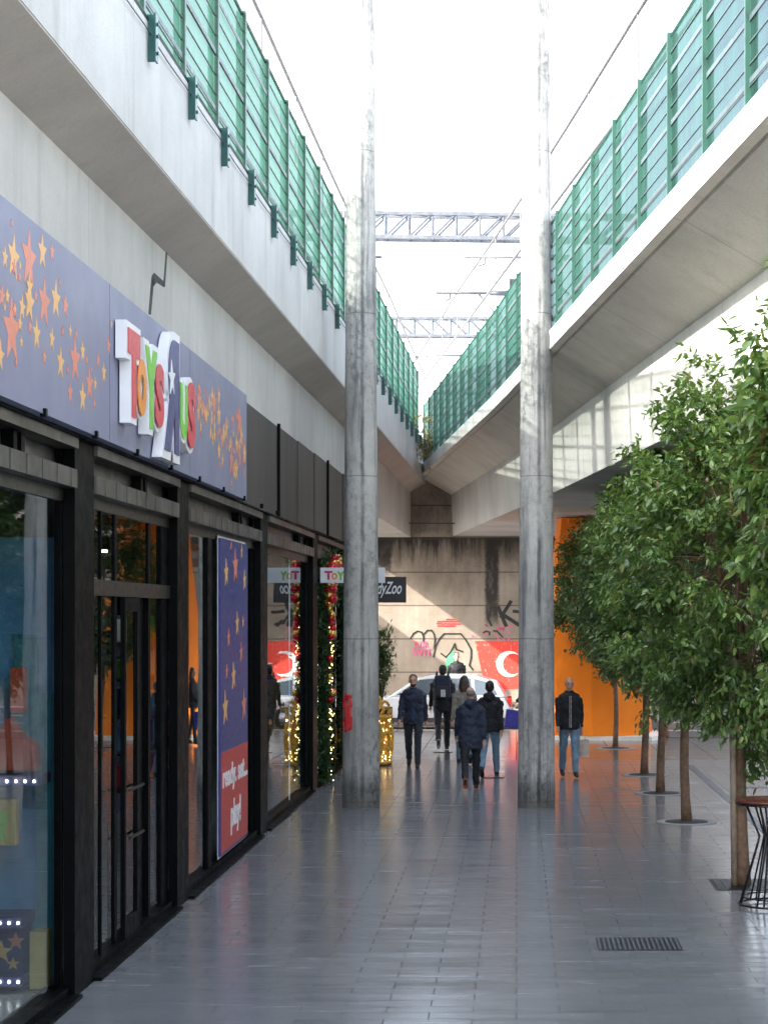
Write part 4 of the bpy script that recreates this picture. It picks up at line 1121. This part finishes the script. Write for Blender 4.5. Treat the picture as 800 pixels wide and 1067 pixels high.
# ------------------------------------------------------------------ parked / passing car
def car():
    Y0, Y1 = 48.6, 50.35; X0 = -4.35
    t = thing('passing_car', 'white hatchback car on the street before the graffitied abutment', 'car', (X0+2.1, 49.5, -.11))
    z = -.11
    low = [(0, .35), (.05, .62), (.25, .78), (1.0, .88), (3.2, .90), (4.05, .86), (4.2, .60), (4.18, .3), (3.9, .22), (.3, .22)]
    m = smb()
    prof = low; n = len(prof); rings = []
    for q, (yy, ins) in enumerate(((Y0+.12, .06), (Y0, 0), (Y1, 0), (Y1-.12, .06))):
        pass
    m.prism(prof, lambda a, b: (X0+a, Y0, z+b), lambda a, b: (X0+a, Y1, z+b))
    m.smooth = False
    body = m.build('body', M['car_white'], t, bevel=.06)
    cab = [(1.0, .87), (1.75, 1.36), (2.2, 1.45), (3.3, 1.43), (3.85, 1.25), (4.08, .87)]
    m = MB(); m.prism(cab, lambda a, b: (X0+a, Y0+.03+(b-.87)*.28, z+b), lambda a, b: (X0+a, Y1-.03-(b-.87)*.28, z+b)); m.build('cabin', M['car_white'], t, bevel=.04)
    def yb(b): return Y0+.03+(b-.87)*.28
    for pl in ([(1.22, .93), (1.82, 1.32), (2.30, 1.37), (2.30, .93)], [(2.38, .93), (2.38, 1.37), (3.15, 1.36), (3.2, .93)], [(3.28, .93), (3.24, 1.35), (3.68, 1.24), (3.86, .93)]):
        m = MB(); m.prism(pl, lambda a, b: (X0+a, yb(b)-.008, z+b), lambda a, b: (X0+a, yb(b)+.02, z+b)); m.build('side_window', M['car_glass'], t)
    m = MB(); m.box(X0+3.98, X0+4.13, Y0+.2, Y1-.2, z+.92, z+1.2); 
    for wx in (.82, 3.42):
        for yy in (Y0-.015, Y1-.185):
            m = smb(); m.tube([(X0+wx, yy, z+.31), (X0+wx, yy+.2, z+.31)], .31, 28); wo_ = m.build('wheel', M['rubber'], t); wo_['_o'] = t['_o']
            m = smb(); m.tube([(X0+wx, yy-.012, z+.31), (X0+wx, yy+.02, z+.31)], .20, 20); m.build('rim', M['chrome'], wo_)
    for yy in (Y0+.06, Y1-.36): MB().rbox(X0-.02, X0+.12, yy, yy+.3, z+.58, z+.70, .02).build('headlight', M['lens'], t)
    for yy in (Y0+.06, Y1-.3): MB().rbox(X0+4.10, X0+4.22, yy, yy+.24, z+.62, z+.84, .02).build('tail_light', M['tail'], t)
    MB().rbox(X0+1.35, X0+1.5, Y0-.14, Y0+.04, z+.92, z+1.03, .02).build('wing_mirror', M['car_white'], t)
    for xx in (2.34, 3.24): MB().box(X0+xx-.006, X0+xx+.006, Y0-.004, Y0+.01, z+.3, z+.86).build('door_seam', M['rubber'], t)
    MB().box(X0+.1, X0+4.1, Y0-.01, Y0+.05, z+.22, z+.34).build('side_skirt', M['rubber'], t)
car()

# ------------------------------------------------------------------ people
def remesh(mb, voxel, fold=0., seed=0, fs=7.):
    me = bpy.data.meshes.new('tmp'); me.from_pydata(mb.v, [], mb.f)
    bm = bmesh.new(); bm.from_mesh(me); bmesh.ops.recalc_face_normals(bm, faces=bm.faces); bm.to_mesh(me); bm.free()
    ob = bpy.data.objects.new('tmp', me); col.objects.link(ob)
    md = ob.modifiers.new('r', 'REMESH'); md.mode = 'VOXEL'; md.voxel_size = voxel; md.use_smooth_shade = True
    sm_ = ob.modifiers.new('s', 'SMOOTH'); sm_.factor = .5; sm_.iterations = 4
    dg = bpy.context.evaluated_depsgraph_get(); dg.update()
    r_ = bpy.data.meshes.new_from_object(ob.evaluated_get(dg))
    bpy.data.objects.remove(ob); bpy.data.meshes.remove(me)
    if fold:
        off = Vector((seed*3.1, seed*1.7, 0)); N = [v.normal.copy() for v in r_.vertices]
        for v, nn in zip(r_.vertices, N):
            p = v.co
            f = noise.noise(Vector((p.x*fs, p.y*fs, p.z*fs*1.6))+off)+.5*noise.noise(Vector((p.x*fs*2.3, p.y*fs*2.3, p.z*fs*3.2))+off)
            v.co = p+nn*fold*f
    for p in r_.polygons: p.use_smooth = True
    return r_
def putmesh(name, me, mat, parent):
    me.name = name; me.materials.clear(); me.materials.append(mat)
    o = bpy.data.objects.new(name, me); col.objects.link(o); o.parent = parent; o['_o'] = (0, 0, 0); return o

def person(label, X, Y, yaw, H, legs, arms, top, bottom, shoe='c_shoe', hair='short', hairm='hair_dark', coat=.0, hood=False, beard=False, headtilt=0., zipper=False, shirt=None, seed=1, bulk=1., lean=0., trim=None):
    r_ = thing('person', label, 'person', (0, 0, 0))
    k = H/1.75
    hipz = .92; lj = []
    for sgn, (a, kn) in zip((-1, 1), legs):
        hp = Vector((sgn*.095, 0, hipz)); a = R(a); kn = R(kn)
        kp = hp+.43*Vector((0, math.sin(a), -math.cos(a))); an = kp+.42*Vector((0, math.sin(a-kn), -math.cos(a-kn)))
        lj.append((hp, kp, an, a-kn))
    dz = -min(an.z+(-.07 if sh_ > -.25 else -.13) for _, _, an, sh_ in lj)
    UP = Vector((0, 0, dz))
    def tl(p): # torso lean
        p = Vector(p); h = p.z-.95
        return Vector((p.x, p.y+(math.sin(R(lean))*h if h > 0 else 0), p.z))+UP
    aj = []
    for sgn, (fwd, out, elb) in zip((-1, 1), arms):
        s0 = Vector((sgn*.178, 0, 1.395)); f_ = R(fwd); o_ = R(out*.7)
        d = Vector((sgn*math.sin(o_), math.sin(f_)*math.cos(o_), -math.cos(f_)*math.cos(o_)))
        e = s0+.29*d; f2 = f_+R(elb); d2 = Vector((sgn*math.sin(o_)*.4, math.sin(f2), -math.cos(f2))).normalized()
        wst = e+.25*d2; aj.append((s0, e, wst, d2))
    def torso(m, g, z0=.84, neck=True):
        prof = [(z0, .150, .108), (.95, .158, .115), (1.08, .142, .105), (1.22, .16, .118), (1.34, .178, .118), (1.42, .16, .098), (1.475, .085, .072)]
        if z0 < .84: prof.insert(1, (.86, .162, .12))
        m.tube([tl((0, 0, z)) for z, a, b in prof], [((a+g)*bulk, (b+g)*bulk) for z, a, b in prof], 20)
        m.tube([tl((-.175, 0, 1.385)), tl((0, 0, 1.43)), tl((.175, 0, 1.385))], [.046+g, .07+g, .046+g], 12)
    # body
    b = MB(); torso(b, 0)
    b.tube([tl((0, 0, 1.44)), tl((0, .01, 1.56))], [.056, .052], 12)
    tilt = Matrix.Rotation(R(-headtilt), 3, 'X'); hc = Vector((0, .02, 1.645))
    def hd(p): return tl(hc+tilt @ (Vector(p)))
    hm = MB(); hm.ell((0, 0, .02), (.074, .092, .098), 18, 14); hm.ell((0, .02, -.035), (.058, .070, .078), 16, 12)
    hm.tube([(0, .082, .015), (0, .108, -.022), (0, .085, -.035)], [.010, .016, .010], 8)
    hm.ell((-.076, -.005, -.005), (.012, .02, .032), 8, 8); hm.ell((.076, -.005, -.005), (.012, .02, .032), 8, 8)
    hm.tube([(-.024, .083, -.058), (0, .090, -.060), (.024, .083, -.058)], .008, 6)
    hm.tube([(-.05, .078, .035), (0, .088, .032), (.05, .078, .035)], .010, 6)
    hm.v = [tuple(hd(v)) for v in hm.v]
    o0 = len(b.v); b.v += hm.v; b.f += [[i+o0 for i in f] for f in hm.f]
    for hp, kp, an, sa in lj:
        b.tube([hp+UP+Vector((0, 0, .04)), hp.lerp(kp, .5)+UP, kp+UP, kp.lerp(an, .35)+UP, an+UP], [.085, .07, .052, .052, .038], 12)
    for sgn, (s0, e, wst, d2) in zip((-1, 1), aj):
        b.tube([tl(s0), tl(s0.lerp(e, .5)), tl(e), tl(e.lerp(wst, .4)), tl(wst)], [.052, .044, .036, .036, .026], 10)
        pc = wst+d2*.05; side = Vector((0, 1, 0)) if abs(d2.y) < .9 else Vector((0, 0, 1)); side = (side-d2*side.dot(d2)).normalized(); nrm = d2.cross(side)
        b.tube([tl(wst), tl(wst+d2*.04), tl(wst+d2*.085)], [(.026, .022), (.038, .017), (.036, .014)], 10)
        for q in range(4):
            o_ = side*(-.028+q*.0187); ln = (.062, .074, .078, .068)[3-q]; cur = nrm*(-sgn)*.018
            st0 = wst+d2*.08+o_
            b.tube([tl(st0), tl(st0+d2*ln*.5+cur*.4), tl(st0+d2*ln*.95+cur*1.6)], [.0095, .009, .0075], 6)
        th = wst+d2*.03+side*.028; b.tube([tl(th), tl(th+d2*.03+side*.022), tl(th+d2*.062+side*.024)], [.012, .011, .009], 6)
    putmesh('body', remesh(b, .0085), M['skin'], r_)
    # eyes
    for sx in (-.03, .03):
        m = smb(); m.ell(tuple(hd((sx, .084, .012))), (.011, .006, .007), 8, 6); putmesh('eye', (lambda o: (o.data, bpy.data.objects.remove(o))[0])(m.build('eye', M['c_eye'])), M['c_eye'], r_)
    # hair
    m = MB()
    if hair != 'bald':
        m.ell((0, -.018, .038), (.083, .095, .092), 18, 14)
        m.ell((0, -.045, -.01), (.074, .062, .075), 16, 12)
    if hair == 'long':
        m.tube([(0, -.05, .08), (0, -.085, 0), (0, -.10, -.12), (0, -.09, -.26), (0, -.08, -.34)], [(.05, .05), (.085, .06), (.10, .055), (.105, .045), (.06, .02)], 16)
        m.tube([(-.075, 0, .04), (-.088, -.02, -.1), (-.08, -.03, -.24)], [.02, .03, .02], 8); m.tube([(.075, 0, .04), (.088, -.02, -.1), (.08, -.03, -.24)], [.02, .03, .02], 8)
    if hair == 'thin': m.v = []; m.f = []; m.ell((0, -.04, .0), (.080, .070, .062), 18, 12)
    if m.v:
        m.v = [tuple(hd(v)) for v in m.v]; putmesh('hair', remesh(m, .012, .004, seed, 30), M[hairm], r_)
    if beard:
        m = MB(); m.ell((0, .028, -.068), (.056, .066, .05), 14, 10); m.v = [tuple(hd(v)) for v in m.v]; putmesh('beard', remesh(m, .01, .003, 2, 30), M['hair_dark'], r_)
    # jacket
    g = .030; m = MB(); torso(m, g, .84-coat)
    m.tube([tl((0, 0, 1.45)), tl((0, 0, 1.53))], [.085, .07], 14)
    for s0, e, wst, d2 in aj:
        m.tube([tl(s0), tl(s0.lerp(e, .5)), tl(e), tl(e.lerp(wst, .5)), tl(wst-d2*.01)], [.074, .064, .056, .050, .043], 12)
    if hood: m.tube([tl((-.10, -.06, 1.47)), tl((0, -.135, 1.45)), tl((.10, -.06, 1.47))], [.045, .07, .045], 12); m.ell(tuple(tl((0, -.10, 1.50))), (.115, .07, .07), 14, 10)
    putmesh('jacket', remesh(m, .014, .016, seed, 8), M[top], r_)
    if zipper:
        z = MB(); pts = [tl((0, .150*bulk, 1.44)), tl((0, .158*bulk, 1.3)), tl((0, .150*bulk, 1.1)), tl((0, .156*bulk, .88))]
        for sx in (-.012, .014): z.tube([p+Vector((sx, .006, 0)) for p in pts], .0065, 6)
        putmesh('zip', remesh(z, .006), M['c_zip'], r_)
    if shirt:
        z = MB(); z.tube([tl((0, .085, 1.47)), tl((0, .105, 1.36)), tl((0, .104, 1.15)), tl((0, .112, .90))], [(.03, .03), (.050, .050), (.056, .050), (.050, .050)], 14)
        putmesh('jumper', remesh(z, .012, .006, 3, 9), M[shirt], r_)
    # trousers
    m = MB(); m.tube([Vector((0, 0, 1.02))+UP, Vector((0, 0, .92))+UP, Vector((0, 0, .85))+UP], [(.145, .11), (.165, .125), (.15, .11)], 18)
    for hp, kp, an, sa in lj:
        m.tube([hp+UP+Vector((0, 0, .02)), hp.lerp(kp, .5)+UP, kp+UP, kp.lerp(an, .5)+UP, an+UP-Vector((0, 0, .0))], [.102, .084, .068, .064, .058], 14)
    putmesh('trousers', remesh(m, .014, .012, seed+4, 8), M[bottom], r_)
    for hp, kp, an, sa in lj:
        m = MB(); pit_ = min(0, sa+.15)*1.1
        f = Vector((0, math.cos(pit_), math.sin(pit_))); u = Vector((0, -math.sin(pit_), math.cos(pit_)))
        m.tube([an+UP-f*.06-u*.035, an+UP+f*.02-u*.03, an+UP+f*.12-u*.045, an+UP+f*.19-u*.052], [(.036, .042), (.044, .05), (.046, .03), (.03, .018)], 12)
        m.tube([an+UP+u*.03, an+UP-u*.03], [.042, .045], 10)
        so_ = putmesh('shoe', remesh(m, .01), M[shoe], r_)
        if trim:
            m = MB(); m.tube([an+UP-f*.07-u*.065, an+UP+f*.18-u*.07], [(.040, .007), (.036, .006)], 10); putmesh('sole', remesh(m, .008), M[trim], so_)
    r_.location = (X, Y, 0); r_.rotation_euler = (0, 0, R(yaw)); r_.scale = (k, k, k)
    return r_, lj, aj, UP, k

# facing camera = yaw 180 ; facing away = yaw 0
person('bearded man in navy jacket and blue jumper walking toward the camera', -1.97, 35.7, 180, 1.78, [(17, 5), (-16, 20)], [(-20, 12, 12), (16, 14, 16)], 'c_navy', 'c_jeans_dark', hair='short', hairm='hair_brown', beard=True, shirt='c_blue', seed=1, bulk=1.06)
pb_, *_ = person('man in black wearing a backpack walking away behind the bearded man', -1.58, 40.0, 4, 1.86, [(-26, 30), (20, 4)], [(16, 12, 20), (-12, 12, 10)], 'c_black', 'c_black', hair='short', seed=2, bulk=1.06, trim='zip' and 'c_zip')
person('long haired woman in a khaki jacket walking away behind the man in navy parka', -1.02, 36.6, 6, 1.72, [(14, 4), (-18, 22)], [(-14, 8, 12), (14, 8, 20)], 'c_khaki', 'c_denim', hair='long', hairm='hair_brown', coat=.04, seed=3)
person('balding man in a long navy hooded parka walking away, nearest pedestrian', -.76, 31.0, 2, 1.72, [(-22, 30), (16, 4)], [(10, 12, 34), (-8, 10, 14)], 'c_navy', 'c_black', hair='thin', hairm='hair_grey', coat=.12, hood=True, headtilt=18, seed=4, bulk=1.1, lean=5, trim='c_orange_c')
person('person in a black hooded jacket and pale jeans beside the navy parka', -.48, 33.6, -6, 1.74, [(-20, 24), (20, 6)], [(12, 9, 22), (-14, 8, 14)], 'c_black', 'c_jeans', hair='short', hood=True, seed=5, bulk=1.12)
bald = person('bald man in black zipped jacket and jeans walking toward the camera, right of the column', .94, 33.4, 186, 1.76, [(13, 4), (-11, 14)], [(-12, 10, 14), (12, 9, 14)], 'c_black', 'c_jeans', hair='bald', zipper=True, seed=6, bulk=1.08)
hid = person('person in black mostly hidden behind the middle column holding a blue bag', .30, 41.5, 96, 1.7, [(10, 4), (-10, 8)], [(18, 12, 24), (24, 10, 20)], 'c_black', 'c_jeans_dark', hair='long', seed=7)
person('dark clothed person on the far pavement against the graffiti wall', -1.72, 53.75, 188, 1.82, [(6, 2), (-5, 3)], [(4, 9, 12), (6, 9, 16)], 'c_black', 'c_jeans_dark', hair='short', hairm='hair_brown', seed=8)
def hand(pr, i):
    o, lj, aj, UP, k = pr; s0, e, w_, d2 = aj[i]; p = (w_+d2*.11+UP)*k
    return Matrix.Rotation(o.rotation_euler.z, 3, 'Z') @ p + o.location
# backpack worn
bp = thing('backpack', 'dark backpack with a pale tag on the back of the man in black', 'backpack', (-1.57, 39.8, 1.3))
m = MB(); m.rbox(-1.74, -1.40, 39.62, 39.80, 1.14, 1.62, .05); m.build('pack', M['c_navy'], bp)
m = MB(); m.rbox(-1.69, -1.45, 39.56, 39.64, 1.18, 1.40, .03); m.build('front_pocket', M['c_strap'], bp)
m = MB(); m.rbox(-1.60, -1.50, 39.545, 39.562, 1.17, 1.32, .006); m.build('pale_tag', M['c_zip'], bp)
for sx in (-1.70, -1.46): 
    m = smb(); m.tube([(sx, 39.80, 1.60), (sx, 39.92, 1.68), (sx, 40.1, 1.62), (sx, 40.17, 1.45)], .022, 6); m.build('strap', M['c_strap'], bp)
# paper bag
h = hand(bald, 0); bgx, bgy, bz = h.x+.01, h.y, h.z
pg = thing('paper_bag', 'beige paper carrier bag held by the bald man', 'bag', (bgx, bgy, bz-.45))
m = MB(); m.prism([(-.12, -.06), (.12, -.06), (.12, .06), (-.12, .06)], lambda a, b: (bgx+a, bgy+b, bz-.42), lambda a, b: (bgx+a*1.02, bgy+b*.7, bz-.10)); m.build('bag_body', M['c_paper'], pg, bevel=.006)
m = smb(); m.tube([(bgx-.06, bgy, bz-.12), (bgx-.03, bgy, bz+.01), (bgx+.03, bgy, bz+.01), (bgx+.06, bgy, bz-.12)], .006, 6); m.build('handle', M['c_paper'], pg)
h = hand(hid, 0); h2 = hand(hid, 1)
if h2.y < h.y: h = h2
bl = thing('blue_bag', 'violet blue shopping bag held out from behind the middle column', 'bag', (h.x, h.y, h.z-.5))
bm_ = bmesh.new(); bmesh.ops.create_cube(bm_, size=1)
m = MB(); m.bm(bm_, Matrix.Translation((h.x-.04, h.y, h.z-.26)) @ Matrix.Rotation(R(8), 4, 'Y') @ Matrix.Diagonal((.44, .14, .40, 1))); m.build('bag_body', M['c_bag_blue'], bl, bevel=.02)
m = smb(); m.tube([(h.x-.12, h.y, h.z-.07), (h.x-.05, h.y, h.z+.01), (h.x+.05, h.y, h.z+.01), (h.x+.10, h.y, h.z-.08)], .010, 6); m.build('handle', M['c_zip'], bl)

# tidy helper properties
for o in bpy.data.objects:
    if '_o' in o: del o['_o']
    if o.type == 'MESH' and o.parent is None and 'category' not in o and 'kind' not in o: print('UNTAGGED', o.name)
